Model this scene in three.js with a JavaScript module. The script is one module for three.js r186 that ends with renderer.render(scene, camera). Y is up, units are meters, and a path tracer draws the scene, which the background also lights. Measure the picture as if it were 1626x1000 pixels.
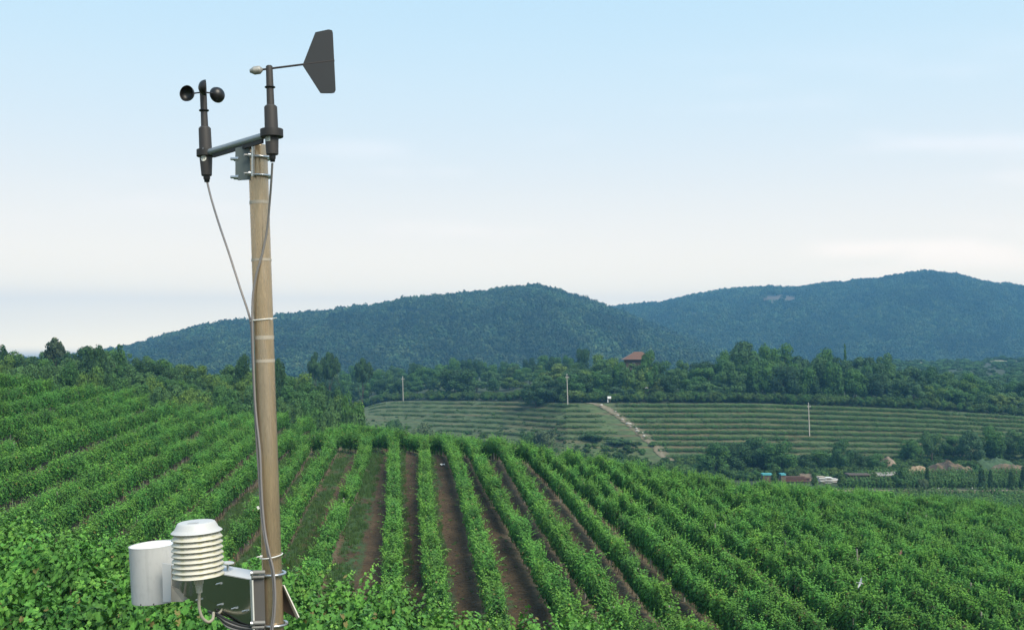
import * as THREE from 'three';
import { mergeGeometries } from 'three/addons/utils/BufferGeometryUtils.js';

// ------------------------------------------------------------------ camera, sky, sun, exposure
const PW = 1626, FOCAL = 1688, HORIZON = 560;               // the photograph's measure in pixels
const PITCH = Math.atan((HORIZON - 500) / FOCAL);
const scene = new THREE.Scene();
const camera = new THREE.PerspectiveCamera(2 * Math.atan(500 / FOCAL) * 180 / Math.PI, 1024 / 629, 0.1, 9000);
camera.rotation.x = PITCH;
scene.add(camera);
const renderer = new THREE.WebGLRenderer();
renderer.toneMapping = THREE.LinearToneMapping;
renderer.toneMappingExposure = 1.2;
renderer.shadowMap.enabled = true;

function mulberry(a) { return () => { a |= 0; a = a + 0x6D2B79F5 | 0; let t = Math.imul(a ^ a >>> 15, 1 | a); t = t + Math.imul(t ^ t >>> 7, 61 | t) ^ t; return ((t ^ t >>> 14) >>> 0) / 4294967296; }; }
const clamp = (x, a, b) => Math.min(b, Math.max(a, x)), lerp = (a, b, t) => a + (b - a) * t;
const sstep = (a, b, x) => { const t = clamp((x - a) / (b - a), 0, 1); return t * t * (3 - 2 * t); };
function hash2(i, j) { let h = Math.imul(i, 374761393) + Math.imul(j, 668265263) | 0; h = Math.imul(h ^ h >>> 13, 1274126177); return ((h ^ h >>> 16) >>> 0) / 4294967296; }
function noise2(x, y) { const i = Math.floor(x), j = Math.floor(y), u = x - i, v = y - j, a = u * u * (3 - 2 * u), b = v * v * (3 - 2 * v); return lerp(lerp(hash2(i, j), hash2(i + 1, j), a), lerp(hash2(i, j + 1), hash2(i + 1, j + 1), a), b); }
function fbm(x, y, n = 4) { let s = 0, a = 0.5, t = 0; for (let k = 0; k < n; k++) { s += a * noise2(x, y); t += a; x = x * 2.03 + 17.1; y = y * 2.03 + 5.7; a *= 0.5; } return s / t; }
function table(T, x) { if (x <= T[0][0]) return T[0][1]; for (let k = 1; k < T.length; k++) if (x <= T[k][0]) return lerp(T[k - 1][1], T[k][1], (x - T[k - 1][0]) / (T[k][0] - T[k - 1][0])); return T[T.length - 1][1]; }

// sky: pale blue above, milky and faintly rosy at the horizon, a few thin evening wisps
{
  const W = 1024, H = 512, data = new Float32Array(W * H * 4);
  const S = [[-90, [.20, .22, .20]], [-1, [.9, .88, .86]], [0, [2.15, 1.74, 1.13]], [3, [1.56, 1.33, 1.03]], [6, [1.17, 1.075, .945]], [9, [.88, .925, .945]], [13, [.73, .88, .965]], [19, [.545, .785, .955]], [35, [.42, .64, .86]], [90, [.36, .52, .74]]];
  const at = [0, 1, 2].map((c) => S.map(([e, v]) => [e, v[c]]));
  for (let j = 0; j < H; j++) {
    const el = ((j + 0.5) / H - 0.5) * 180, base = at.map((T) => [-3.2, -1.6, 0, 1.6, 3.2].reduce((q, e) => q + table(T, el > 3.2 ? el + e : el), 0) / 5 * .90);
    for (let i = 0; i < W; i++) {
      const az = ((i + 0.5) / W - 0.5) * 360, o = (j * W + i) * 4;
      const ring = Math.cos(az * Math.PI / 180), rinz = Math.sin(az * Math.PI / 180);
      const n = fbm(ring * 5 + 40 + el * 0.06, rinz * 5 + 60 + el * 0.75, 5);
      const wisp = sstep(.52, .74, n) * sstep(1, 5, el) * (1 - sstep(9, 17, el)) * (.25 + .6 * Math.exp(-Math.pow((az + 70) / 26, 2)));
      for (let c = 0; c < 3; c++) data[o + c] = base[c] + wisp * [.17, .10, .085][c];
      data[o + 3] = 1;
    }
  }
  const sky = new THREE.DataTexture(data, W, H, THREE.RGBAFormat, THREE.FloatType);
  sky.mapping = THREE.EquirectangularReflectionMapping; sky.magFilter = THREE.LinearFilter; sky.needsUpdate = true;
  scene.background = sky; scene.environment = sky;
}
const sun = new THREE.DirectionalLight(new THREE.Color().setRGB(1, .91, .75), 3.9);
sun.position.set(105, 175, 100); sun.target.position.set(0, -10, -50); scene.add(sun, sun.target);
sun.castShadow = true; sun.shadow.radius = 56;
Object.assign(sun.shadow.camera, { left: -150, right: 150, top: 150, bottom: -150, near: 1, far: 600 });
scene.fog = new THREE.FogExp2(new THREE.Color().setRGB(.22, .60, 1.0), 0.00032);

// ------------------------------------------------------------------ naming and small helpers
const used = {};
function numbered(name) { const n = used[name] = (used[name] ?? -1) + 1; return n ? name + '_' + String(n).padStart(3, '0') : name; }
function tag(o, label, category, group, kind) { o.userData.label = label; o.userData.category = category; if (group) o.userData.group = group; if (kind) o.userData.kind = kind; return o; }
function shade(o) { o.castShadow = o.receiveShadow = true; return o; }
function thing(name, label, category, pos = [0, 0, 0], group) { const o = new THREE.Group(); o.name = numbered(name); o.position.set(...pos); scene.add(o); return tag(o, label, category, group); }
function part(name, geo, mat, parent) { const m = shade(new THREE.Mesh(geo, mat)); m.name = name; parent.add(m); return m; }
function structure(name, geo, mat, label) { const m = shade(new THREE.Mesh(geo, mat)); m.name = name; scene.add(m); m.userData.kind = 'structure'; if (label) m.userData.label = label; return m; }
const V3 = (x, y, z) => new THREE.Vector3(x, y, z);
const ORD = 'first second third fourth fifth sixth seventh eighth ninth tenth eleventh twelfth thirteenth fourteenth fifteenth sixteenth seventeenth eighteenth nineteenth twentieth'.split(' ');
for (const tens of ['twenty', 'thirty', 'forty']) { for (let k = 0; k < 9; k++) ORD.push(tens + '-' + ORD[k]); ORD.push({ twenty: 'thirtieth', thirty: 'fortieth', forty: 'fiftieth' }[tens]); }

// the point that stands d metres ahead of the photographer in the direction of a pixel
function P(px, py, d) {
  const x = (px - PW / 2) / FOCAL, y = (500 - py) / FOCAL, c = Math.cos(PITCH), s = Math.sin(PITCH);
  const wy = y * c + s, wz = -c + y * s;
  return V3(x * d / -wz, wy * d / -wz, -d);
}
const pxX = (px, d) => (px - PW / 2) / FOCAL * d;

class Geo {
  constructor() { this.p = []; this.c = []; this.i = []; }
  v(x, y, z, c) { this.p.push(x, y, z); if (c) this.c.push(c[0], c[1], c[2]); return this.p.length / 3 - 1; }
  t(a, b, c) { this.i.push(a, b, c); }
  build() {
    const g = new THREE.BufferGeometry();
    g.setAttribute('position', new THREE.Float32BufferAttribute(this.p, 3));
    if (this.c.length) g.setAttribute('color', new THREE.Float32BufferAttribute(this.c, 3));
    g.setIndex(this.i); return g;
  }
}
function std(r, g, b, rough = .8, extra = {}) { return new THREE.MeshStandardMaterial({ color: new THREE.Color().setRGB(r, g, b), roughness: rough, side: THREE.DoubleSide, ...extra }); }
function leafMat(r, g, b, tr = .3) { return new THREE.MeshPhysicalMaterial({ color: new THREE.Color().setRGB(r, g, b), vertexColors: true, roughness: .92, transmission: tr, thickness: 0, specularIntensity: .5, side: THREE.DoubleSide }); }
function canvasTex(w, h, draw, srgb = true) { const c = document.createElement('canvas'); c.width = w; c.height = h; draw(c.getContext('2d'), w, h); const t = new THREE.CanvasTexture(c); if (srgb) t.colorSpace = THREE.SRGBColorSpace; return t; }
const toS = (x) => 255 * (x <= .0031308 ? x * 12.92 : 1.055 * Math.pow(x, 1 / 2.4) - .055);
function dataTex(w, h, f, srgb = true, repeat = true) {
  const d = new Uint8Array(w * h * 4), o = [0, 0, 0];
  for (let j = 0, k = 0; j < h; j++) for (let i = 0; i < w; i++, k += 4) { f(i, j, o); for (let c = 0; c < 3; c++) d[k + c] = clamp(srgb ? toS(o[c]) : o[c] * 255, 0, 255); d[k + 3] = 255; }
  const t = new THREE.DataTexture(d, w, h); t.magFilter = THREE.LinearFilter; if (repeat) t.wrapS = t.wrapT = THREE.RepeatWrapping; if (srgb) t.colorSpace = THREE.SRGBColorSpace; t.needsUpdate = true; return t;
}

// ------------------------------------------------------------------ the lie of the land
const RA = Math.atan(.0976), RC = Math.cos(RA), RS = Math.sin(RA);          // the vine rows run 5.6 degrees left of straight ahead
const toST = (x, d) => [-x * RS + d * RC, x * RC + d * RS], fromST = (s, t) => [-s * RS + t * RC, s * RC + t * RS];
const CREST = [[-50, 84], [-38, 101], [-31, 119], [-15, 123], [-8, 113], [0, 102], [4, 98], [9.3, 94], [13, 88.5], [17, 84.5], [26, 81], [40, 86], [53, 88], [70, 88]];
const near25 = (x) => Math.max(-5.5 - .185 * (clamp(x, -30, 34) + 12), -14.5);
function hillside(s, t, x, d) {
  const near = lerp(-1.6, near25(x), Math.pow(clamp(d, 0, 40) / 25, .35));
  const q = clamp(t, 7, 80), fall = q < 18 ? .006 * (q - 7) * (q - 7) : .726 + .132 * (q - 18);
  const rise = .0385 * Math.pow(Math.max(0, -15 - Math.max(t, -50)), 1.6);
  let y = lerp(near, -12 + .03 * Math.min(s, 200) + rise - fall, sstep(25, 38, s));
  const c = table(CREST, t) - 6;
  if (s > c) { const q = s - c; y -= q < 16 ? .012 * q * q : 3.07 + .384 * (q - 16); }
  return y + (fbm(x * .15 + 9, d * .15, 2) - .5) * .25;
}
const VALLEY = [
  [-300, [[100, -14], [140, -9], [200, -4], [300, -6], [500, -20]]],
  [0, [[110, -14], [140, -9.5], [190, -5.5], [260, -6], [450, -20]]],
  [200, [[120, -16], [150, -11], [200, -6.5], [260, -8], [450, -20]]],
  [440, [[125, -19], [150, -14.5], [200, -10], [260, -14], [400, -20]]],
  [560, [[130, -23], [160, -19], [200, -18], [260, -22], [330, -20], [400, -17]]],
  [640, [[150, -27], [285, -25.5], [355, -16], [480, -13], [700, -20]]],
  [800, [[150, -27], [265, -25.5], [318, -14.5], [480, -11], [700, -20]]],
  [900, [[150, -27], [250, -26.5], [288, -13.6], [340, -10], [480, -10], [700, -20]]],
  [1200, [[150, -27], [250, -26.5], [290, -13.7], [340, -11], [480, -12], [700, -22]]],
  [1440, [[150, -27], [250, -26.5], [290, -15.2], [340, -13], [480, -13], [760, -6.5], [900, -20]]],
  [1626, [[150, -27], [250, -26.5], [289, -17.2], [340, -16], [500, -12], [760, -5.5], [900, -20]]],
  [2000, [[150, -27], [250, -26.5], [289, -19], [340, -17], [500, -12], [760, -5.5], [900, -20]]],
];
// the terraced slope: where it starts and ends, and how high it lies there
const FOOT = [[560, 291], [640, 285], [800, 266], [900, 250], [1200, 250], [1700, 250]], HEAD = [[560, 358], [640, 355], [800, 321], [900, 289], [1200, 290], [1700, 289]], HEADY = [[560, -16.6], [640, -16], [800, -14.6], [900, -13.6], [1200, -13.7], [1440, -15.2], [1626, -17.2], [1800, -18.6]];
function valley(x, d) {
  const px = d > 1 ? clamp(PW / 2 + FOCAL * x / d, -300, 2000) : x < 0 ? -300 : 2000;
  const f0 = table(FOOT, px), f1 = table(HEAD, px), yh = table(HEADY, px), col = (q) => { for (let k = 1; k < VALLEY.length; k++) if (px <= VALLEY[k][0]) return lerp(table(VALLEY[k - 1][1], q), table(VALLEY[k][1], q), sstep(VALLEY[k - 1][0], VALLEY[k][0], px)); return table(VALLEY[VALLEY.length - 1][1], q); };
  const slope = d < f0 ? lerp(-27, -26.5, sstep(150, f0, d)) : d < f1 ? lerp(-26.5, yh, (d - f0) / (f1 - f0)) : yh + col(d) - col(f1);
  return lerp(col(d), slope, sstep(570, 640, px)) - 8 * sstep(900, 1200, d);
}
function land(x, d) {
  const [s, t] = toST(x, d), a = hillside(s, t, x, d), b = valley(x, d), k = 1.5, h = clamp(.5 + .5 * (a - b) / k, 0, 1);
  return lerp(b, a, h) + k * h * (1 - h);
}
const inVines = (s, t) => sstep(26, 30, s) * (1 - sstep(table(CREST, t) + 6, table(CREST, t) + 10, s)) * sstep(-47, -44, t) * (1 - sstep(62, 65, t));

const noiseBump = dataTex(512, 512, (i, j, o) => { let v = 0; for (const [f, a] of [[16, .5], [32, .3], [64, .2]]) { const u = i / 512 * f, w = j / 512 * f, I = Math.floor(u), J = Math.floor(w), e = u - I, g = w - J, m = (q) => ((q % f) + f) % f; v += a * lerp(lerp(hash2(m(I), m(J) + f * 99), hash2(m(I + 1), m(J) + f * 99), e), lerp(hash2(m(I), m(J + 1) + f * 99), hash2(m(I + 1), m(J + 1) + f * 99), e), g); } o[0] = o[1] = o[2] = v; }, false);

{ // one sheet of ground out to the hills
  const g = new Geo(), az = [];
  for (let a = -180; a < 180;) { az.push(a); a += a >= -34 && a < 34 ? .5 : 7.3; }
  az.push(180);
  const rr = [.4]; while (rr[rr.length - 1] < 2600) rr.push(rr[rr.length - 1] * (rr[rr.length - 1] > 100 && rr[rr.length - 1] < 420 ? 1.022 : 1.06) + .15);
  const n = az.length;
  for (const r of rr) for (const a of az) {
    const x = r * Math.sin(a * Math.PI / 180), d = r * Math.cos(a * Math.PI / 180), [s, t] = toST(x, d);
    const px = d > 1 ? PW / 2 + FOCAL * x / d : -999, field = d > 240 && d < 365 && px > 570 ? 1 : 0;
    const y = land(x, d) - 1.0 * inVines(s, t) - .5 * field;
    const f = fbm(x * .05, d * .05, 4), f2 = fbm(x * .7 + 3, d * .7, 2);
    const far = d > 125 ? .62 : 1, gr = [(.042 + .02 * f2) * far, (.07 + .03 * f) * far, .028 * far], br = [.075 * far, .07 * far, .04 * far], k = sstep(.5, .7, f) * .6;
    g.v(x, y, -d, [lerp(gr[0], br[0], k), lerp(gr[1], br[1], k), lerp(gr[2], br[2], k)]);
  }
  for (let j = 0; j + 1 < rr.length; j++) for (let i = 0; i + 1 < n; i++) { const a = j * n + i; g.t(a, a + 1, a + n); g.t(a + 1, a + n + 1, a + n); }
  const q = g.build(); q.computeVertexNormals();
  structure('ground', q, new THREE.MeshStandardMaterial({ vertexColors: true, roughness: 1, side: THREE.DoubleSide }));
}

// ------------------------------------------------------------------ vineyard rows: where they run
const rowsT = [];
{ let t = -3.8; for (; t > -44; t -= t > -12 ? 2.45 : 2.3) rowsT.push(t); rowsT.reverse(); rowsT.push(-.9, 1.3, 3.4, 5.6, 7.8, 9.85, 11.7, 13.4); for (t = 15.05; t < 61; t += 1.7) rowsT.push(t); }
function rowPath(t) {
  const pts = [], R = t + 12, s1 = t > -11 && t < 12 ? 91 + (12 - Math.abs(t)) * .1 : 1e9, end = table(CREST, t) + (t < -13 ? 2 - 6 * hash2(Math.round(t * 10), 5) * (t < -26 ? 1 : .4) : 9);
  for (let s = t > 5.5 ? (t > 18 ? 27 : 30) : 36.5; s < Math.min(s1, end); s += .7) pts.push([s, t + .25 * Math.sin(s * .06 + t)]);
  if (s1 < end + 20) { const t0 = pts[pts.length - 1][1], R0 = t0 + 12, n = Math.max(3, Math.round(R0 * 1.25 / .7)); for (let k = 1; k <= n; k++) { const a = k / n * 1.25; pts.push([s1 + R0 * Math.sin(a), t0 - R0 * (1 - Math.cos(a))]); } }
  return pts.map(([s, q]) => { const [x, d] = fromST(s, q); return V3(x, land(x, d), -d); });
}

{ // vineyard soil: brown earth, grassed strips beside the rows, straw-coloured litter under the vines
  const S0 = 24, S1 = 134, T0 = -49, T1 = 68, N = 1536;
  const rowAt = (t) => { let b = 1e9, k = 0; for (let i = 0; i < rowsT.length; i++) { const q = t - rowsT[i]; if (Math.abs(q) < Math.abs(b)) { b = q; k = i; } } return [b, k]; };
  const near = []; for (let j = 0; j < N * 2; j++) near.push(rowAt(T0 + (j + .5) / (N * 2) * (T1 - T0)));
  const tex = dataTex(N, N, (i, j, o) => {
    const s = S0 + (i + .5) / N * (S1 - S0), t = T0 + (j + .5) / N * (T1 - T0);
    const tt = t - .25 * Math.sin(s * .06 + t), [q, k] = near[clamp(Math.floor((tt - T0) / (T1 - T0) * N * 2), 0, N * 2 - 1)];
    const n1 = noise2(s * .35 + 7, t * .9), n2 = noise2(s * 2.1, t * 4.3), n3 = hash2(i, j), n4 = noise2(s * .9 + 40, t * 2 + 9), clod = noise2(s * 7, t * 9);
    let c = [.128 + .055 * n2 + .05 * (n3 - .5), .080 + .034 * n2 + .036 * (n3 - .5), .039 + .015 * n2 + .018 * (n3 - .5)];
    const f = (.42 + .36 * n4) * (.72 + .45 * clod); c = c.map((v) => v * f);
    const gw = rowsT[k] < -2 ? 1.15 : rowsT[k] < 3 ? .75 : .5;                 // grass is wider to the left
    const grass = sstep(.15, .35, q + (n1 - .5) * .5) * (1 - sstep(gw * .75, gw * 1.25, q + (n1 - .5) * .8)) * sstep(.2, .5, n1 * .6 + n2 * .5) + (rowsT[k] < -9 ? .5 * sstep(.5, .7, n1) : 0);
    const straw = (1 - sstep(.1, .5, Math.abs(q) + (n2 - .5) * .3)) * .8;
    for (let m = 0; m < 3; m++) o[m] = lerp(lerp(c[m], [.16, .125, .075][m] * (.7 + .6 * n3), straw), [.036, .088, .028][m] * (.7 + .6 * n2), clamp(grass, 0, .92));
  }, true, false);
  const g = new Geo(), uv = [], A = 200, B = 230;
  for (let j = 0; j <= B; j++) for (let i = 0; i <= A; i++) {
    const s = lerp(S0, S1, i / A), t = lerp(T0, T1, j / B), [x, d] = fromST(s, t);
    g.v(x, land(x, d) + (1 - inVines(s, t)) * -1.2 + .04 * Math.cos(0), -d); uv.push(i / A, j / B);
  }
  for (let j = 0; j < B; j++) for (let i = 0; i < A; i++) { const a = j * (A + 1) + i; g.t(a, a + 1, a + A + 1); g.t(a + 1, a + A + 2, a + A + 1); }
  const q = g.build(); q.setAttribute('uv', new THREE.Float32BufferAttribute(uv, 2)); q.computeVertexNormals();
  const bump = noiseBump.clone(); bump.repeat.set(46, 50);
  structure('vineyard_soil', q, new THREE.MeshStandardMaterial({ map: tex, bumpMap: bump, bumpScale: .14, roughness: 1, side: THREE.DoubleSide }), 'brown vineyard earth with grassed strips between the rows');
}

// ------------------------------------------------------------------ leaves and vines
const T1 = V3(), T2 = V3(), T3 = V3();
function leaf(g, p, N, D, size, col, kind) {
  const n = T1.copy(N).normalize(), u = T2.copy(D).addScaledVector(n, -D.dot(n)).normalize(), v = T3.crossVectors(n, u);
  const q = (a, b, c) => g.v(p.x + (u.x * a + v.x * b + n.x * c) * size, p.y + (u.y * a + v.y * b + n.y * c) * size, p.z + (u.z * a + v.z * b + n.z * c) * size, col);
  if (kind === 0) { const a = q(0, 0, 0), b = q(.45, .42, .1), c = q(1, 0, -.06), d = q(.45, -.42, .1); g.t(a, d, c); g.t(a, c, b); return; }
  if (kind === 1) { const a = q(0, 0, 0), b = q(.1, .42, .1), c = q(.62, .4, .05), d = q(1, 0, -.12), e = q(.62, -.4, .05), f = q(.1, -.42, .1); g.t(a, f, e); g.t(a, e, d); g.t(a, d, c); g.t(a, c, b); return; }
  const L = [[.04, .05, 0], [-.1, .28, .05], [.14, .5, .09], [.36, .38, .03], [.6, .47, .04], [.74, .22, -.03], [1, 0, -.14]], m = q(.3, 0, -.05), r = [...L.map((k) => q(...k)), ...L.slice(0, 6).reverse().map(([a, b, c]) => q(a, -b, c))];
  for (let k = 0; k + 1 < r.length; k++) g.t(m, r[k + 1], r[k]);
}
const mixc = (a, b, t, f = 1) => [lerp(a[0], b[0], t) * f, lerp(a[1], b[1], t) * f, lerp(a[2], b[2], t) * f];
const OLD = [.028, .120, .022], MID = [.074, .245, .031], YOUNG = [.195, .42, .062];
// one length of trellised vine, running along x, standing on y = 0
function vineLength(seed, { out = 1, nUp = .55, L = 1.5, n = 700, y0 = .55, y1 = 1.75, hw = .36, size = .13, kind = 1, shoots = 6, shootLen = .55 } = {}) {
  const r = mulberry(seed), g = new Geo(), yc = (y0 + y1) / 2, hh = (y1 - y0) / 2, w = V3(), N = V3(), D = V3();
  for (let k = 0; k < n; k++) {
    const x = (r() - .5) * (L + .25), a = Math.PI * (-.62 + 2.24 * r()), lump = (.62 + .75 * fbm(x * 2.4 + seed * 7.7, a * 1.4 + seed, 2)) * (1 + .34 * Math.sin(x * 8.4 + seed)), rad = (1 - .55 * Math.pow(r(), 1.7)) * lump;
    w.set(x, yc + Math.sin(a) * hh * rad, Math.cos(a) * hw * rad);
    N.set((r() - .5) * 1.3, Math.sin(a) * .7 + nUp + (r() - .5) * .9, Math.cos(a) + (r() - .5) * .9);
    D.set((r() - .5) * 1.6, -.8 + (r() - .5) * .9, Math.cos(a) * .7 + (r() - .5));
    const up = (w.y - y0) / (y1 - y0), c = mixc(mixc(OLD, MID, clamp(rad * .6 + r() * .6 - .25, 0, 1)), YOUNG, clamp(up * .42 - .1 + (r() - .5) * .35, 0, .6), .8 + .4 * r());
    if (r() < .018) { c[0] = .24; c[1] = .2; c[2] = .06; }
    leaf(g, w, N, D, size * (.65 + .6 * r()), c, kind);
  }
  for (let k = 0; k < shoots; k++) {
    const side = r() < .5 ? -1 : 1, p = V3((r() - .5) * L, y0 + (y1 - y0) * (.72 + .3 * r()), side * hw * (.3 + .6 * r())), v = V3((r() - .5) * 1.1, 1.1 + r() * .6, side * (.05 + (r() < .35 ? 1.3 : .5) * out * r())).normalize(), len = shootLen * (.5 + r()), m = Math.max(5, Math.round(len / .055));
    for (let j = 0; j < m; j++) {
      v.y -= .085; v.normalize(); p.addScaledVector(v, len / m);
      N.set((r() - .5) * 1.4, .8, (r() - .5) * 1.4); D.set((r() - .5) * 2 + v.x, v.y - .3, (r() - .5) * 2 + v.z);
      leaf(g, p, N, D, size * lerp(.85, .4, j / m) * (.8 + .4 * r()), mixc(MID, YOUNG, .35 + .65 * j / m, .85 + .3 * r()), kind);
    }
  }
  return g.build();
}
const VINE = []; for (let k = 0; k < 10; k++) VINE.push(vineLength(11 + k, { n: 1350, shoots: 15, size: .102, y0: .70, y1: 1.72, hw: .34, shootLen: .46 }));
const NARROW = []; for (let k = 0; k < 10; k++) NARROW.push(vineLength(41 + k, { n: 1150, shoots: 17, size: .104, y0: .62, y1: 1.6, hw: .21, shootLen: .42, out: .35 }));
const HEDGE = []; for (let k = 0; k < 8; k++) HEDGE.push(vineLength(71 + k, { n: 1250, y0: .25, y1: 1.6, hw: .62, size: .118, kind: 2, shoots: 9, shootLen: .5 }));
const FARVINE = []; for (let k = 0; k < 6; k++) FARVINE.push(vineLength(131 + k, { L: 2.4, n: 520, y0: .15, y1: 1.3, hw: .55, size: .24, kind: 0, shoots: 5 }));
const FIELDVINE = []; for (let k = 0; k < 6; k++) FIELDVINE.push(vineLength(171 + k, { L: 2.4, n: 420, y0: .02, y1: .75, hw: .85, size: .2, kind: 0, shoots: 5, shootLen: .35, nUp: 1.7 }));
const hedgeLeaf = leafMat(1.08, 1.05, 1.05, .3); hedgeLeaf.roughness = .68;
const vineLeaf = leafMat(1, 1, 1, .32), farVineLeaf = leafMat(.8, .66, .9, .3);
const stakeWood = std(.34, .265, .18, .95), postGrey = std(.30, .28, .245, .9), barkMat = std(.075, .055, .04, 1);
function cyl(r0, r1, h, n = 6, x = 0, z = 0, y = 0) { const g = new THREE.CylinderGeometry(r1, r0, h, n); g.translate(x, y + h / 2, z); return g; }
const stakeGeo = cyl(.020, .017, 1.2, 5), postGeo = cyl(.045, .04, 1.52, 6);
const trunkGeo = (() => { const c = new THREE.CatmullRomCurve3([V3(0, -.05, 0), V3(.03, .2, .02), V3(-.02, .42, -.01), V3(.04, .75, .02)]); return new THREE.TubeGeometry(c, 5, .026, 5); })();

const M4 = new THREE.Matrix4(), col = new THREE.Color();
function along(pts, step) { const out = []; let left = step / 2; for (let k = 0; k + 1 < pts.length; k++) { const a = pts[k], b = pts[k + 1], l = a.distanceTo(b); while (left <= l) { out.push([a.clone().lerp(b, left / l), b.clone().sub(a).normalize()]); left += step; } left -= l; } return out; }
function instanced(name, geo, mat, mats, tints, parent) {
  const m = shade(new THREE.InstancedMesh(geo, mat, mats.length)); m.name = name; m.userData.kind = 'stuff';
  mats.forEach((q, k) => { m.setMatrixAt(k, q); if (tints) m.setColorAt(k, col.setRGB(...tints[k])); });
  parent.add(m); return m;
}
function vineRow(pts, label, group, { seed, geos = VINE, mat = vineLeaf, step = 1.42, sy = 1, sz = 1, wood = true, gaps = .015, vary = .32, name = 'vine_row', cat = 'vine row', tint = 1 } = {}) {
  const r = mulberry(seed), o = thing(name, label, cat, [0, 0, 0], group), by = new Map(), stakes = [], trunks = [], posts = [];
  for (const [p, T] of along(pts, step)) {
    const side = V3().crossVectors(T, V3(0, 1, 0)).normalize(), up = V3().crossVectors(side, T), flip = r() < .5 ? -1 : 1, k = Math.floor(r() * geos.length), gap = r() < gaps;
    const a = sy * (1 - vary / 2 + vary * r()), b = sz * (.82 + .4 * r());
    M4.makeBasis(T.clone().multiplyScalar(flip * step / 1.42), up.multiplyScalar(a), side.multiplyScalar(flip * b)).setPosition(p.x, p.y - .03, p.z);
    if (step > 2) M4.makeBasis(T.clone().multiplyScalar(flip), V3(0, a, 0), side.clone().normalize().multiplyScalar(flip * b)).setPosition(p.x, p.y - .03, p.z);
    if (gap) continue;
    if (!by.has(k)) by.set(k, [[], []]);
    const f = tint * (.80 + .38 * r()), h = (r() - .47) * .24;
    by.get(k)[0].push(M4.clone()); by.get(k)[1].push([f * (1 + h), f, f * (1 - h)]);
  }
  for (const [k, [m, c]] of by) instanced('foliage', geos[k], mat, m, c, o);
  if (wood) {
    for (const [p] of along(pts, .85)) { const q = new THREE.Matrix4().makeRotationFromEuler(new THREE.Euler((r() - .5) * .12, r() * 6, (r() - .5) * .12)).setPosition(p.x + (r() - .5) * .08, p.y - .05, p.z + (r() - .5) * .08); (r() < .72 ? stakes : trunks).push(q); if (r() < .6) trunks.push(q.clone().setPosition(p.x + .1, p.y, p.z)); }
    for (const [p] of along(pts, 6.2)) posts.push(new THREE.Matrix4().makeRotationFromEuler(new THREE.Euler((r() - .5) * .1, r() * 6, (r() - .5) * .1)).setPosition(p.x, p.y - .1, p.z));
    if (stakes.length) instanced('stakes', stakeGeo, stakeWood, stakes, null, o);
    if (trunks.length) instanced('trunks', trunkGeo, barkMat, trunks, null, o);
    if (posts.length) instanced('posts', postGeo, postGrey, posts, null, o);
  }
  return o;
}
{
  const iA = rowsT.findIndex((t) => Math.abs(t + 3.8) < .01);
  const look = { '-1': 'vine row that passes right behind the lower half of the steel mast', 0: 'vine row just right of the mast foot, with a broad grass strip beside it', 1: 'upright looking vine row second to the right of the mast, brown soil on both sides', 2: 'vine row third right of the mast, narrow, with side shoots over the bare soil', 3: 'vine row fourth right of the mast, white paper scrap lying uphill on its left' };
  rowsT.forEach((t, i) => {
    const k = i - iA;
    const label = look[k] ?? (k > 0 ? `green vine row on the right slope, ${ORD[k]} to the right of the steel mast` : `green vine row on the left slope, ${ORD[-k - 1]} to the left counted from the mast`);
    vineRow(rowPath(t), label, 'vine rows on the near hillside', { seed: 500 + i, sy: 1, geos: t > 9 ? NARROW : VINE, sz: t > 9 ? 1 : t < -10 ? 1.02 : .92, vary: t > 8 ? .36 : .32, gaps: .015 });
  });
  // the unkempt rows close below the photographer
  const fg = [[25, -17, 9, 'leafy vine hedge crossing the foreground behind the rain gauge, farthest of the near ones'], [21.6, -15, 4, 'leafy vine hedge across the foreground, second nearest row passing below the gauge'], [18.2, -13, -2.4, 'broad leaved vine hedge in the lower left foreground, below the louvred shield'], [14.8, -10.5, -3.2, 'nearest vine hedge, cut off by the bottom left edge of the view']];
  fg.forEach(([d, x0, x1, label], i) => {
    const pts = []; for (let x = x0; x <= x1; x += .6) { const q = d + .5 * Math.sin(x * .5 + i * 2); pts.push(V3(x, land(x, q), -q)); }
    vineRow(pts, label, null, { seed: 900 + i, geos: HEDGE, mat: hedgeLeaf, step: 1.1, sz: 1.0, sy: 1.0, gaps: 0 });
  });
}
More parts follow.
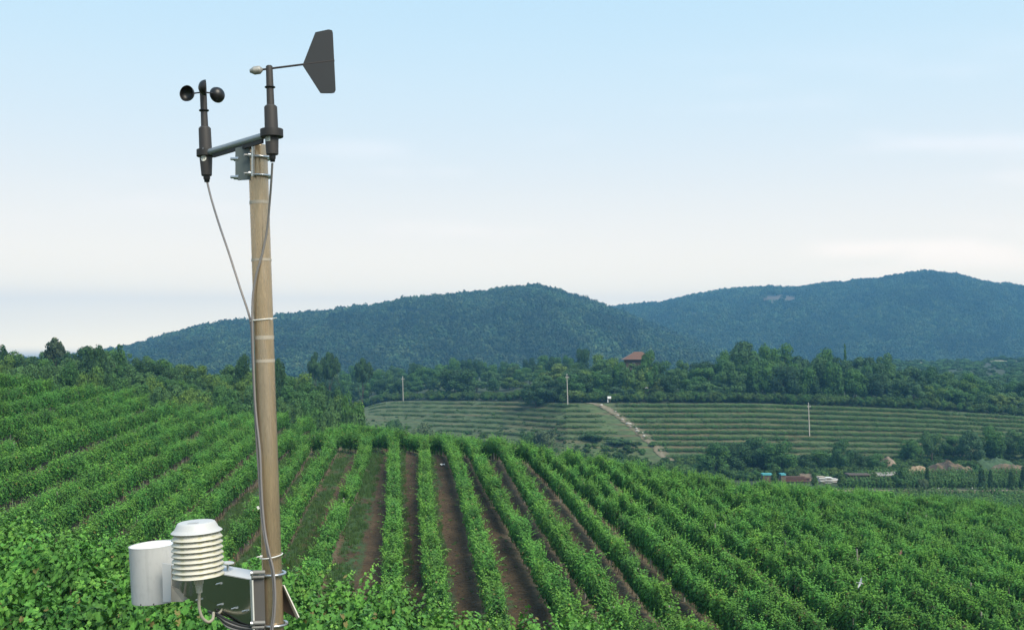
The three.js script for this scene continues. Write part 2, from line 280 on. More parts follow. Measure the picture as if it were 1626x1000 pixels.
{ // tufts of grass in the strips beside the rows
  const r = mulberry(321), g = new Geo();
  for (let k = 0; k < 16; k++) { const a = r() * 6.3, q = r() * .13, x = Math.cos(a) * q, z = Math.sin(a) * q, h = .1 + .16 * r(), lx = (r() - .5) * .16, lz = (r() - .5) * .16, c = mixc([.05, .125, .035], [.10, .19, .05], r()), wx = Math.cos(a * 3) * .012, wz = Math.sin(a * 3) * .012; const i0 = g.v(x - wx, 0, z - wz, c), i1 = g.v(x + wx, 0, z + wz, c), i2 = g.v(x + lx, h, z + lz, c); g.t(i0, i1, i2); }
  const mats = [], tints = [];
  rowsT.forEach((t) => {
    if (t < -24 || t > 14) return;
    const w = t < -2 ? 1.2 : t < 3 ? .7 : .45, per = t < -2 ? 26 : 14;
    for (let s = 36; s < table(CREST, t); s += 1) for (let k = 0; k < per; k++) {
      const ss = s + r(), q = t + .2 + r() * w + .25 * Math.sin(ss * .06 + t), n = noise2(ss * .35 + 7, q * .9); if (n < .35 && r() < .8) continue;
      const [x, d] = fromST(ss, q), sc = .6 + .9 * r(), f = .6 + .7 * r(); mats.push(new THREE.Matrix4().compose(V3(x, land(x, d), -d), new THREE.Quaternion().setFromAxisAngle(V3(0, 1, 0), r() * 6.3), V3(sc, sc * (.7 + .6 * r()), sc))); tints.push([f * (.9 + .3 * r()), f, f]);
    }
  });
  const m = instanced('grass', g.build(), leafMat(1, 1, 1, .2), mats, tints, scene); m.userData.label = 'dark green grass growing in strips between the vine rows';
}

{ // clods, stones and stray weeds on the bare earth
  const r = mulberry(55), g = new THREE.DodecahedronGeometry(.05, 0), mats = [], tints = [], weeds = [], wt = [];
  const wg = new Geo(), N = V3(), D = V3(); for (let k = 0; k < 9; k++) { const a = k * .7 + r(); N.set(Math.cos(a) * .4, 1, Math.sin(a) * .4); D.set(Math.cos(a), .3, Math.sin(a)); leaf(wg, V3(0, .03 + .05 * r(), 0), N, D, .09 + .09 * r(), mixc([.05, .13, .035], [.12, .2, .05], r()), 0); }
  rowsT.forEach((t, i) => {
    if (t < -14 || t > 12) return; const w = (rowsT[i + 1] ?? t + 2) - t;
    for (let s = 31; s < table(CREST, t); s += .5) for (let k = 0; k < 9; k++) { const ss = s + r() * .5, q = t + .25 + r() * (w - .5) + .25 * Math.sin(ss * .06 + t), [x, d] = fromST(ss, q), f = .5 + .7 * r(), sc = .3 + 1.1 * r() * r(); mats.push(new THREE.Matrix4().compose(V3(x, land(x, d) + .03, -d), new THREE.Quaternion().setFromEuler(new THREE.Euler(r() * 6, r() * 6, r() * 6)), V3(sc, sc * .7, sc))); tints.push(r() < .02 ? [.4, .38, .34] : [.088 * f, .058 * f, .031 * f]); if (r() < .08) { const z = .5 + r(); weeds.push(new THREE.Matrix4().compose(V3(x, land(x, d) + .03, -d), new THREE.Quaternion().setFromAxisAngle(V3(0, 1, 0), r() * 6.3), V3(z, z, z))); wt.push([1, 1, 1]); } }
  });
  instanced('clods', g, new THREE.MeshStandardMaterial({ roughness: 1 }), mats, tints, scene).userData.label = 'crumbled clods and small stones on the bare earth between rows';
  instanced('weeds', wg.build(), leafMat(1, 1, 1, .2), weeds, wt, scene).userData.label = 'small green weeds scattered over the bare earth between rows';
}
// ------------------------------------------------------------------ trees
function crownGeo(seed, { w = 4, h = 4, y = 5.2, blobs = 16, n = 3600, leafSize = .5, br = [.9, 1.7], cols = [[.035, .075, .03], [.075, .125, .04]], shape = 'round', up = .12, jit = 1.0, flat = 1 } = {}) {
  const r = mulberry(seed), g = new Geo(), B = [], N = V3(), D = V3(), p = V3();
  for (let k = 0; k < blobs; k++) {
    const a = r() * 6.283, e = shape === 'column' ? (k + .5) / blobs * 2 - 1 : Math.asin(-.98 + 1.98 * r()) / 1.5708, q = shape === 'column' ? .25 * r() : Math.sqrt(Math.max(0, 1 - e * e)) * (.35 + .62 * r()), taper = shape === 'cone' || shape === 'column' ? clamp(1.05 - (e + 1) / 2 * .85, .2, 1) : 1;
    B.push([Math.cos(a) * q * w * taper, y + e * h * .86, Math.sin(a) * q * w * taper, lerp(br[0], br[1], r()) * (shape === 'round' ? 1 : .45 + .7 * taper), .7 + .6 * r(), r()]);
  }
  const tot = B.reduce((s, b) => s + b[3] * b[3], 0);
  for (const b of B) for (let k = Math.round(n * b[3] * b[3] / tot); k > 0; k--) {
    N.set(r() * 2 - 1, r() * 2 - 1 + up, r() * 2 - 1).normalize(); const q = b[3] * (.72 + .38 * r());
    p.set(b[0] + N.x * q, b[1] + N.y * q * flat, b[2] + N.z * q);
    N.x += (r() - .5) * jit; N.y += (r() - .5) * jit; N.z += (r() - .5) * jit; D.set(r() - .5, r() - .7, r() - .5);
    leaf(g, p, N, D, leafSize * (.55 + .8 * r()), mixc(cols[0], cols[1], clamp(b[5] * .7 + r() * .4, 0, 1), b[4] * .5 + .25 + .5 * r()), 0);
  }
  return g.build();
}
function trunk(seed, h, r0, spread = 1.6) {
  const r = mulberry(seed), parts = [], tube = (a, b, c, q) => { const t = new THREE.TubeGeometry(new THREE.CatmullRomCurve3([a, b, c]), 5, q, 6); const P0 = t.attributes.position; for (let k = 0; k < P0.count; k++) { const ring = Math.floor(k / 7), ctr = [a, a.clone().lerp(b, .4), a.clone().lerp(b, .8), b.clone().lerp(c, .2), b.clone().lerp(c, .6), c][Math.min(5, ring)], f = 1 - .12 * ring; P0.setXYZ(k, ctr.x + (P0.getX(k) - ctr.x) * f, P0.getY(k), ctr.z + (P0.getZ(k) - ctr.z) * f); } return t; };
  parts.push(tube(V3(0, -.4, 0), V3((r() - .5) * .4, h * .5, (r() - .5) * .4), V3((r() - .5) * .5, h, (r() - .5) * .5), r0));
  for (let k = 0; k < 4; k++) { const a = k * 1.6 + r(), y = h * (.35 + .4 * r()); parts.push(tube(V3(0, y, 0), V3(Math.cos(a) * spread * .5, y + h * .2, Math.sin(a) * spread * .5), V3(Math.cos(a) * spread, y + h * .4, Math.sin(a) * spread), r0 * .45)); }
  return mergeGeometries(parts);
}
// every crown is made for a tree 10 m tall
const KINDS = {
  broad: [], locust: [], dark: [], bush: [], cypress: [], cone: [], lone: [],
};
for (let k = 0; k < 4; k++) {
  KINDS.broad.push(crownGeo(200 + k, { w: 3.5, h: 4.7, y: 4.9, blobs: 26, n: 6200, leafSize: .42 }));
  KINDS.locust.push(crownGeo(220 + k, { w: 3.7, h: 4.6, y: 5.0, blobs: 40, n: 6200, leafSize: .38, br: [.6, 1.25], cols: [[.05, .085, .045], [.095, .14, .06]], up: .15 }));
  KINDS.dark.push(crownGeo(240 + k, { w: 3.2, h: 4.6, y: 5.1, blobs: 22, n: 5600, leafSize: .42, cols: [[.022, .045, .024], [.045, .078, .032]] }));
  KINDS.bush.push(crownGeo(260 + k, { w: 4.6, h: 3.6, y: 4.6, blobs: 18, n: 3200, leafSize: .7, br: [1.2, 2.2], cols: [[.04, .075, .035], [.08, .12, .045]] }));
}
for (let k = 0; k < 2; k++) {
  KINDS.cypress.push(crownGeo(280 + k, { w: 2.0, h: 4.8, y: 5.3, blobs: 16, n: 2600, leafSize: .5, br: [1.1, 1.5], cols: [[.018, .04, .022], [.035, .065, .03]], shape: 'column' }));
  KINDS.cone.push(crownGeo(290 + k, { w: 2.6, h: 4.7, y: 5.2, blobs: 26, n: 3000, leafSize: .5, br: [.9, 1.3], cols: [[.028, .06, .028], [.06, .105, .035]], shape: 'cone' }));
  KINDS.lone.push(crownGeo(296 + k, { flat: .55, w: 3.1, h: 2.1, y: 7.5, blobs: 20, n: 3000, leafSize: .45, br: [.7, 1.3], cols: [[.022, .042, .024], [.05, .08, .035]] }));
}
const TRUNKS = [trunk(1, 6, .2), trunk(2, 6.5, .17), trunk(3, 5, .24)];
const leafTints = { plain: leafMat(1.0, 1.38, .92, .2), yellow: leafMat(1.6, 1.65, .9, .2), blue: leafMat(.85, 1.2, 1.1, .2), pale: leafMat(1.7, 1.55, 1.7, .2), brown: leafMat(1.8, 1.0, .9, .2) };
const treeRnd = mulberry(4242), protos = {};
function tree(px, topPy, d, wpx, kind, label, group, { tint = 'plain', name = 'tree', cat = 'tree', minH = 1.5, maxH = 22, base } = {}) {
  const x = pxX(px, d), gy = base ?? land(x, d), top = P(px, topPy, d).y, H = clamp(top - gy, minH, maxH), list = KINDS[kind], k = Math.floor(treeRnd() * list.length), key = kind + k + tint;
  let o;
  if (!protos[key]) { o = new THREE.Group(); part('trunk', TRUNKS[k % 3], barkMat, o); part('crown', list[k], leafTints[tint], o); protos[key] = o; } else o = protos[key].clone();
  o.name = numbered(name); scene.add(o); tag(o, label, cat, group);
  const full = { cypress: 4.6, cone: 6, bush: 11.5, lone: 7.8 }[kind] ?? 9.2, wm = wpx * d / FOCAL;
  o.position.set(x, Math.max(gy, top - H) - .1, -d); o.scale.set(wm / full, H / 10.3, wm / full); o.rotation.y = treeRnd() * 6.283;
  return o;
}
const tr = mulberry(99);
{ // the wood on the left, behind the vineyard
  const G = 'trees of the wood behind the left vineyard', lab = { broad: 'rounded mid green tree in the wood behind the left vineyard', locust: 'loose pale green tree in the wood behind the left vineyard', dark: 'dark green tree in the wood behind the left vineyard' };
  const TOP = [[-60, 548], [0, 552], [60, 556], [100, 545], [150, 540], [190, 542], [230, 556], [300, 574], [360, 572], [410, 570], [450, 577], [500, 590], [550, 612], [590, 645]];
  const BOT = [[-60, 590], [0, 588], [140, 600], [200, 625], [300, 640], [440, 652], [520, 655], [590, 668]];
  for (let row = 0; row < 5; row++) for (let px = -40 + (row % 2) * 14; px < 585; px += 30) {
    const d = 142 + row * 15 + tr() * 8, q = px + (tr() - .5) * 16, k = row / 4, top = lerp(table(BOT, q) - 24, table(TOP, q) + 4, k) + (tr() - .5) * 12;
    if (q > 560 && row > 2) continue;
    const kind = tr() < (q < 220 && row > 2 ? .65 : .16) ? 'dark' : tr() < .55 ? 'locust' : 'broad';
    tree(q, top, d, 44 + tr() * 22, kind, lab[kind], G, { tint: kind === 'broad' && tr() < .3 ? 'yellow' : 'plain', minH: 4, maxH: 13 });
  }
  tree(5, 527, 178, 34, 'dark', 'dark tree rising at the far left edge of the wood', null, {});
  tree(85, 528, 182, 38, 'lone', 'pale feathery tree standing above the left wood', null, { tint: 'pale' });
  tree(152, 533, 176, 42, 'dark', 'dark broad tree on the crest of the left wood', null, {});
  tree(190, 540, 178, 36, 'cone', 'dark pointed tree at the right shoulder of the left wood', null, {});
  tree(385, 553, 190, 36, 'dark', 'dark tree on the skyline just left of the mast', null, {});
  tree(443, 560, 188, 34, 'dark', 'dark tree on the skyline just right of the mast', null, {});
  tree(560, 612, 150, 50, 'broad', 'round tree at the right end of the left wood', null, {});
}
{ // the wood in the middle distance
  const G = 'trees of the wood across the valley', lab = { broad: 'rounded green tree in the wood across the valley', locust: 'loose pale green tree in the wood across the valley', dark: 'dark green tree in the wood across the valley' };
  const TOP = [[480, 584], [540, 586], [600, 582], [650, 580], [700, 574], [760, 574], [830, 572], [900, 568]];
  for (let row = 0; row < 3; row++) for (let px = 484 + row * 7; px < 905; px += 20) {
    const d = 368 + row * 32 + tr() * 12, q = px + (tr() - .5) * 16, top = lerp(602, table(TOP, q), row / 2) + (tr() - .5) * 12 - (q > 820 ? 4 : 0);
    const kind = tr() < .2 ? 'dark' : tr() < .4 ? 'locust' : 'broad';
    tree(q, top - 3, d, 26 + tr() * 18, kind, lab[kind], G, { tint: tr() < .2 ? 'yellow' : tr() < .3 ? 'blue' : 'plain', minH: 5, maxH: 19 });
  }
  tree(501, 554, 300, 26, 'lone', 'left of the pair of tall dark trees beyond the left wood', null, {});
  tree(523, 550, 302, 36, 'lone', 'right of the pair of tall dark trees beyond the left wood', null, {});
  tree(576, 560, 320, 36, 'lone', 'single tall dark tree between the left wood and the valley pole', null, {});
  tree(730, 578, 350, 74, 'dark', 'big dark spreading tree behind the terraced field, middle of the valley', null, {});
  tree(846, 600, 330, 62, 'bush', 'yellow green rounded tree at the corner of the terraced field', null, { tint: 'yellow' });
  tree(880, 556, 400, 34, 'dark', 'dark tree left of the tall dark one on the valley skyline', null, {});
  tree(927, 545, 390, 30, 'dark', 'tall dark tree on the skyline left of the red roof', null, {});
}
{ // the belt of tall trees above the terraced field
  const G = 'trees of the belt above the terraced field', lab = { broad: 'rounded green tree in the belt above the terraced field', locust: 'loose layered tree in the belt above the terraced field', dark: 'dark green tree in the belt above the terraced field' };
  const TOP = [[860, 575], [900, 570], [960, 564], [990, 574], [1040, 574], [1050, 566], [1100, 574], [1140, 570], [1160, 548], [1200, 542], [1290, 546], [1340, 552], [1400, 560], [1450, 574], [1500, 588], [1560, 594], [1640, 604], [1700, 612]];
  for (let row = 0; row < 3; row++) for (let px = 856 + row * 13; px < 1690; px += row === 0 ? 26 : 33) {
    const d = 298 + row * 9 + tr() * 5, q = px + (tr() - .5) * 16, top = lerp(table(TOP, q) + 30, table(TOP, q) + 2, row / 2) + (tr() - .5) * 10;
    if (row < 3 && Math.abs(q - 1008) < 34) { if (row > 0) continue; }
    const kind = tr() < .25 ? 'dark' : tr() < .6 ? 'locust' : 'broad';
    tree(q, Math.abs(q - 1008) < 40 ? Math.max(top, 580) : top - 3, d, 42 + tr() * 24, kind, lab[kind], G, { tint: tr() < .15 ? 'yellow' : tr() < .3 ? 'blue' : 'plain', minH: 5 });
  }
  tree(1180, 530, 312, 62, 'locust', 'tallest tree of the belt, left of the long rounded crown line', null, { tint: 'blue' });
  tree(1342, 541, 320, 14, 'cone', 'thin pointed tree tip standing above the belt', null, {});
  tree(905, 612, 292, 52, 'bush', 'yellow green bush by the middle utility pole', null, { tint: 'yellow' });
  tree(960, 558, 322, 52, 'broad', 'rounded tree left of the red roofed house', null, { tint: 'yellow' });
  tree(1034, 553, 304, 46, 'dark', 'rounded tree covering the right half of the red roof', null, {});
  tree(1004, 567, 302, 48, 'bush', 'rounded bushy tree right below the middle of the red roof', null, {});
  tree(1029, 553, 301, 38, 'broad', 'round tree standing against the right end of the red roof', null, {});
  tree(984, 572, 305, 40, 'broad', 'rounded tree in front of the left corner of the red roofed house', null, {});
  tree(1014, 561, 303, 62, 'bush', 'pale tree below the red roof, hiding the house wall', null, { tint: 'yellow' });
}
{ // shrubs and trees on and below the terraced field
  const b = (px, top, d, w, kind, label, o) => tree(px, top, d, w, kind, label, null, o);
  b(627, 652, 292, 34, 'bush', 'dark round shrub on the left end of the terraced field', {});
  b(672, 664, 286, 36, 'bush', 'greyish shrub right of the dark round one on the field', { tint: 'pale' });
  b(838, 672, 268, 30, 'bush', 'small green shrub low on the field, left of the grey bush', {});
  b(868, 670, 266, 38, 'bush', 'grey green bush low on the field left of the dirt path', { tint: 'pale' });
  b(940, 684, 264, 40, 'bush', 'green bush between the grey bush and the dirt path', {});
  b(985, 694, 262, 44, 'bush', 'low green bush at the left of the lower path', {});
  const row = [[1135, 700, 52], [1165, 694, 58], [1200, 690, 60], [1236, 698, 58], [1270, 712, 50], [1300, 712, 54], [1334, 694, 40], [1352, 712, 50], [1388, 718, 44]];
  row.forEach(([px, top, w], i) => tree(px, top, 230 + (i % 3) * 3, w * 1.1, i % 3 === 1 ? 'dark' : 'broad', `${ORD[i]} tree from the left in the line behind the farm yard`, 'trees behind the farm yard', { tint: i % 4 === 2 ? 'blue' : 'plain' }));
  const row2 = [[1448, 690, 44], [1478, 672, 48], [1512, 690, 50], [1540, 674, 54], [1575, 672, 58], [1606, 680, 52], [1640, 676, 58]];
  row2.forEach(([px, top, w], i) => tree(px, top, 247 + (i % 3) * 4, w, i % 2 ? 'locust' : 'broad', `${ORD[i]} tree from the left in the grove above the brown earth heaps`, 'trees above the earth heaps', { tint: i % 4 === 3 ? 'blue' : 'plain' }));
  b(1228, 734, 213, 14, 'cone', 'thin light green sapling in front of the turquoise covers', { tint: 'yellow' });
  b(1292, 750, 212, 14, 'cone', 'small light green sapling left of the white stack', { tint: 'yellow' });
  b(1334, 744, 212, 20, 'cone', 'green conical tree right of the white stack', { tint: 'yellow' });
  b(1386, 746, 212, 22, 'cone', 'green conical tree left of the dark timber shed', { tint: 'yellow' });
  b(1426, 738, 207, 32, 'cone', 'biggest dark conical tree beside the dirt road', {});
  b(1470, 740, 209, 13, 'cypress', 'slim dark cypress in front of the straw coloured heap', {});
  b(1462, 752, 207, 20, 'bush', 'pale whitish shrub by the dirt road', { tint: 'pale', name: 'shrub', cat: 'shrub' });
  b(1510, 756, 207, 12, 'cone', 'small green conical tree in the middle of the roadside row', {});
  b(1556, 742, 207, 18, 'cypress', 'wide dark cypress, taller of the roadside pair', {});
  b(1570, 744, 209, 13, 'cypress', 'narrow dark cypress, right of the roadside pair', {});
  b(1603, 746, 207, 16, 'cypress', 'dark cypress alone between the pair and the edge of the view', {});
  b(1624, 738, 207, 22, 'cypress', 'broad dark cypress at the right edge of the view', {});
}

{ // undergrowth along the foot of the field and at the edge of the woods
  const r = mulberry(77), mats = [], tints = [];
  const put = (px, d, sc, sy) => { const x = pxX(px, d), f = .6 + .8 * r(); mats.push(new THREE.Matrix4().compose(V3(x, land(x, d) - .25, -d), new THREE.Quaternion().setFromAxisAngle(V3(0, 1, 0), r() * 6.3), V3(sc, sc * sy, sc))); tints.push([f * (.9 + .4 * r()), f, f * .9]); };
  for (let k = 0; k < 420; k++) put(1050 + 390 * r(), 222 + 30 * r(), .12 + .22 * r(), .9);
  for (let k = 0; k < 130; k++) put(1400 + 300 * r(), 239 + 14 * r(), .12 + .22 * r(), .9);
  for (let k = 0; k < 380; k++) { const px = 585 + 460 * r(), v = .5 * r() * r(); put(px, lerp(table(FOOT, px), table(HEAD, px), v) - 4, .06 + .16 * r(), .9); }
  for (let k = 0; k < 3200; k++) { const px = 590 + 1080 * r(), v = r(), p = 1065 - 118 * Math.pow(v, .8); if (Math.abs(px - p) < 16) continue; put(px, lerp(table(FOOT, px), table(HEAD, px), v), .025 + .055 * r() * r(), .8); }
  for (let k = 0; k < 1700; k++) { const px = 580 + 470 * r(), v = r() * r() * .85; if (px > 1050 - 118 * Math.pow(v, .8) - 6) continue; put(px, lerp(table(FOOT, px), table(HEAD, px), v), .04 + .09 * r() * r(), .8); }
  for (let k = 0; k < 260; k++) { const px = 575 + 330 * r(); put(px, table(HEAD, px) + 3 + 9 * r(), .12 + .16 * r(), 1.1); }
  for (let k = 0; k < 420; k++) { const px = 880 + 800 * r(); put(px, table(HEAD, px) + 3 + 6 * r(), .12 + .18 * r(), 1.1); }
  const m = instanced('undergrowth', KINDS.bush[2], leafTints.plain, mats, tints, scene); m.userData.label = 'green undergrowth along the foot and the upper edge of the terraced field';
}
{ // scrub and a pale track on the far rise at the right
  const r = mulberry(61), mats = [], tints = [];
  for (let k = 0; k < 760; k++) { const d = 345 + 425 * r(), px = 1400 + 330 * r(), x = pxX(px, d), sc = .35 + .45 * r(), f = .6 + .8 * r(); if (d > 722 && d < 738) continue; mats.push(new THREE.Matrix4().compose(V3(x, land(x, d) - .3, -d), new THREE.Quaternion().setFromAxisAngle(V3(0, 1, 0), r() * 6.3), V3(sc * .8, sc * .5, sc * .8))); tints.push([f, f, f]); }
  const m = instanced('scrub', KINDS.bush[1], leafTints.plain, mats, tints, scene); m.userData.label = 'green scrub on the far rise behind the right end of the tree belt';
  const g = new Geo(); let n = 0; for (let px = 1425; px <= 1720; px += 5, n++) for (const e of [0, 1, 2]) { const d = 726 + e * 4, x = pxX(px, d); g.v(x, land(x, d) + .25 + .5 * e * hash2(px, e), -d, mixc([.3, .26, .17], [.2, .2, .1], hash2(px, 3 + e))); }
  for (let k = 0; k + 1 < n; k++) for (const e of [0, 1]) { const a = k * 3 + e; g.t(a, a + 3, a + 1); g.t(a + 1, a + 3, a + 4); }
  const q = g.build(); q.computeVertexNormals(); structure('far_track', q, new THREE.MeshStandardMaterial({ vertexColors: true, roughness: 1, side: THREE.DoubleSide }), 'pale track along the far rise at the right');
  tree(1570, 565, 745, 12, 'dark', 'small dark tree on the far rise behind the belt, left of two', null, {}); tree(1592, 563, 750, 16, 'broad', 'small rounded tree on the far rise behind the belt, right of two', null, {});
}
// ------------------------------------------------------------------ terraced field on the far slope
const onField = (px, v) => { const d = lerp(table(FOOT, px), table(HEAD, px), v), x = pxX(px, d); return V3(x, land(x, d), -d); };
{
  const g = new Geo(), A = 420, B = 170;
  for (let j = 0; j <= B; j++) for (let i = 0; i <= A; i++) {
    const px = lerp(560, 1720, i / A), v = j / B, p = onField(px, v), f = fbm(p.x * .12, v * 9 + 3, 4), q = noise2(p.x * .8, v * 60), k = (v * 11 + .08 * Math.sin(px * .01)) % 1, bank = sstep(.62, .74, k) * (1 - sstep(.88, .97, k)) * (px > 700 ? 1 : .4);
    const grass = [.066, .100, .036], soil = [.125, .096, .05], m = clamp(bank * (.25 + .7 * sstep(.4, .6, fbm(p.x * .05 + 3, v * 11, 2))) + sstep(.52, .75, f) * .5, 0, 1);
    const edge = Math.min(v, 1 - v, i / A, 1 - i / A);
    g.v(p.x, p.y + .06 + (q - .5) * .15 - (edge < .005 ? .7 : 0), p.z, mixc(grass, soil, clamp(m + (hash2(i, j) - .6) * .35, 0, 1), .55 + .6 * q + .3 * hash2(j, i)));
  }
  for (let j = 0; j < B; j++) for (let i = 0; i < A; i++) { const a = j * (A + 1) + i; g.t(a, a + 1, a + A + 1); g.t(a + 1, a + A + 2, a + A + 1); }
  const q = g.build(); q.computeVertexNormals();
  structure('terraced_field', q, new THREE.MeshStandardMaterial({ vertexColors: true, roughness: 1, side: THREE.DoubleSide }), 'dry terraced field across the valley, striped by low vine rows');
  for (let k = 0; k < 11; k++) {
    const v = (k + .32) / 11; let run = [], n = 0;
    const pathPx = 1065 - 118 * Math.pow(v, .8);
    for (const [a, b, side] of [[k > 6 ? 590 : 700 - k * 4, pathPx - 22, 'left'], [pathPx + 18, k < 3 ? 1640 : 1700, 'right']]) {
      if (side === 'left' && k < 4) continue;
      run = []; for (let px = a; px < b; px += 5) { const p = onField(px, v); run.push(p); }
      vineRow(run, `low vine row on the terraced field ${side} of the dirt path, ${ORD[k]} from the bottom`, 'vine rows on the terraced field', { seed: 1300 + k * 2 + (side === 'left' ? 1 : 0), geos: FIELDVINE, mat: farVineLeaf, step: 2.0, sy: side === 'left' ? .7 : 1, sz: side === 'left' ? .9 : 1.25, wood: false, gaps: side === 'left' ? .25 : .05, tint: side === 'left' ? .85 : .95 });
    }
  }
  // the stony track that cuts the field
  const c = [[932, .995, 9], [950, .96, 8], [968, .86, 7], [985, .74, 7], [1000, .62, 8], [1020, .46, 9], [1042, .26, 9], [1062, .06, 10]], h = new Geo(), w = mulberry(8);
  const curve = new THREE.CatmullRomCurve3(c.map(([a, b, e]) => V3(a, b, e)));
  for (let k = 0; k <= 60; k++) { const q = curve.getPoint(k / 60); for (let e = -3; e <= 3; e++) { const px = q.x + e / 3 * q.z * (.75 + .5 * w()), p = onField(px, clamp(q.y, .01, .99)), f = noise2(px * .3, k * .4); h.v(p.x, p.y + .16 + .08 * w(), p.z, mixc([.13, .115, .065], [.26, .215, .155], f * (Math.abs(e) < 2 ? 1 : Math.abs(e) < 3 ? .5 : .05))); } }
  for (let k = 0; k < 60; k++) for (let e = 0; e < 6; e++) { const a = k * 7 + e; h.t(a, a + 1, a + 7); h.t(a + 1, a + 8, a + 7); }
  const hq = h.build(); hq.computeVertexNormals();
  structure('dirt_path', hq, new THREE.MeshStandardMaterial({ vertexColors: true, roughness: 1, side: THREE.DoubleSide }), 'pale stony dirt path running down the terraced field');
  const rockMat = std(.42, .40, .36, .9), rg = new THREE.DodecahedronGeometry(.5, 1), rp = rg.attributes.position; for (let k = 0; k < rp.count; k++) { const f = .75 + .5 * noise2(rp.getX(k) * 4 + 9, rp.getY(k) * 4 + rp.getZ(k) * 3); rp.setXYZ(k, rp.getX(k) * f * 2.2, rp.getY(k) * f * .8, rp.getZ(k) * f); }
  [[974, .83], [984, .76], [990, .69], [1000, .62], [1004, .57], [1010, .54], [1016, .47], [1012, .50], [1024, .42], [958, .94]].forEach(([px, v], i) => { const p = onField(px + (w() - .5) * 8, v), o = shade(new THREE.Mesh(rg, rockMat)); o.name = numbered('rock'); o.position.set(p.x, p.y + .3, p.z); o.rotation.y = w() * 6; o.scale.setScalar(.42 + .4 * w()); scene.add(o); tag(o, 'pale flat rock lying on the stony dirt path', 'rock', 'rocks on the dirt path'); });
}

// ------------------------------------------------------------------ valley floor on the right: rows, road, yard
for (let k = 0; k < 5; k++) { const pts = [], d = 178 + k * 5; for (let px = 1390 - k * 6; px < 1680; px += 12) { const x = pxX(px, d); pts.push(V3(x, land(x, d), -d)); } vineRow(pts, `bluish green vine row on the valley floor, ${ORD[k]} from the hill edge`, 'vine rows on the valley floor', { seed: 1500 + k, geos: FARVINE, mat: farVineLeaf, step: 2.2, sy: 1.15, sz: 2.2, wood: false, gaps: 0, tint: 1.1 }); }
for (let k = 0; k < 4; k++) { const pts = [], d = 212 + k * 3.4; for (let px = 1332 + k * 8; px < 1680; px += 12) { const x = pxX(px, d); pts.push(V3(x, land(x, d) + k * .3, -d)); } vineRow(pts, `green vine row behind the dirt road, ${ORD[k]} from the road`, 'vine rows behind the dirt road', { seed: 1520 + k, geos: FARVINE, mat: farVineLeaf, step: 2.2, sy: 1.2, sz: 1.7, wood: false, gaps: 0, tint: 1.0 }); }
{
  const g = new Geo(), w = mulberry(17); let n = 0;
  for (let px = 1300; px <= 1760; px += 6, n++) for (let e = 0; e <= 4; e++) { const d = 202 + e * 1.4, x = pxX(px, d); g.v(x, land(x, d) + .12 + .05 * w(), -d, mixc([.17, .11, .08], [.26, .20, .15], e === 0 ? 1 : w())); }
  for (let k = 0; k + 1 < n; k++) for (let e = 0; e < 4; e++) { const a = k * 5 + e; g.t(a, a + 5, a + 1); g.t(a + 1, a + 5, a + 6); }
  const q = g.build(); q.computeVertexNormals();
  structure('dirt_road', q, new THREE.MeshStandardMaterial({ vertexColors: true, roughness: 1, side: THREE.DoubleSide }), 'brown dirt road along the roadside trees');
  const white = std(.7, .7, .68, .6);
  for (const px of [1488, 1541]) { const d = 203, x = pxX(px, d), o = thing('marker_post', px < 1500 ? 'white marker post by the dirt road, left of the two' : 'white marker post by the dirt road below the cypress pair', 'post', [x, land(x, d), -d]); part('shaft', new THREE.BoxGeometry(.14, 1.1, .14).translate(0, .55, 0), white, o); part('cap', new THREE.ConeGeometry(.13, .16, 4).rotateY(.785).translate(0, 1.18, 0), std(.35, .33, .3), o); }
  // heaps
  function heap(px, d, w_, h_, c0, c1, label, name = 'earth_heap', cat = 'heap') {
    const H = new Geo(), N = 34, M = 12, x = pxX(px, d), seed = px; for (let j = 0; j <= M; j++) for (let i = 0; i < N; i++) { const a = i / N * 6.283, q = j / M, rad = w_ / 2 * q * (.8 + .5 * noise2(Math.cos(a) * 2 + seed, Math.sin(a) * 2)), X = Math.cos(a) * rad, Z = Math.sin(a) * rad * .7, f = fbm(X * .7 + seed, Z * .7, 4); H.v(X, Math.max(-.6, h_ * (1 - q * q) * (.5 + f) + (noise2(X * 2.3, Z * 2.3 + seed) - .5) * .35 * (1 - q) - .2), Z, mixc(c0, c1, sstep(.35, .65, fbm(X * 1.3 + 9, Z * 1.3 + seed, 3)), .7 + .6 * noise2(X * 5, Z * 5))); }
    for (let j = 0; j < M; j++) for (let i = 0; i < N; i++) { const a = j * N + i, b = j * N + (i + 1) % N; H.t(a, b, a + N); H.t(b, b + N, a + N); }
    const q = H.build(); q.computeVertexNormals(); const o = shade(new THREE.Mesh(q, new THREE.MeshStandardMaterial({ vertexColors: true, roughness: 1, side: THREE.DoubleSide }))); o.name = numbered(name); o.position.set(x, land(x, d), -d); scene.add(o); tag(o, label, cat); return o;
  }
  heap(1503, 234, 13, 2.5, [.055, .045, .036], [.15, .105, .062], 'dark brown earth heap with orange patches, biggest on the yard');
  heap(1528, 232, 7, 1.9, [.13, .10, .062], [.19, .145, .09], 'orange brown earth heap at the right of the biggest heap');
  heap(1452, 232, 8, 2.0, [.27, .19, .115], [.33, .25, .16], 'straw coloured heap between the conical tree and the slim cypress');
  heap(1603, 234, 10, 2.3, [.12, .088, .058], [.18, .135, .088], 'reddish earth bank behind the roadside cypresses');
  heap(1406, 238, 7, 2.9, [.16, .11, .08], [.26, .2, .15], 'grey brown heap behind the dark timber shed');
  heap(1270, 224, 9, 1.6, [.10, .07, .05], [.17, .13, .09], 'low reddish heap right of the turquoise covers');
  heap(1577, 240, 10, 2.6, [.05, .09, .045], [.06, .11, .05], 'low grassy mound behind the cypress pair', 'grassy_mound', 'mound');
}
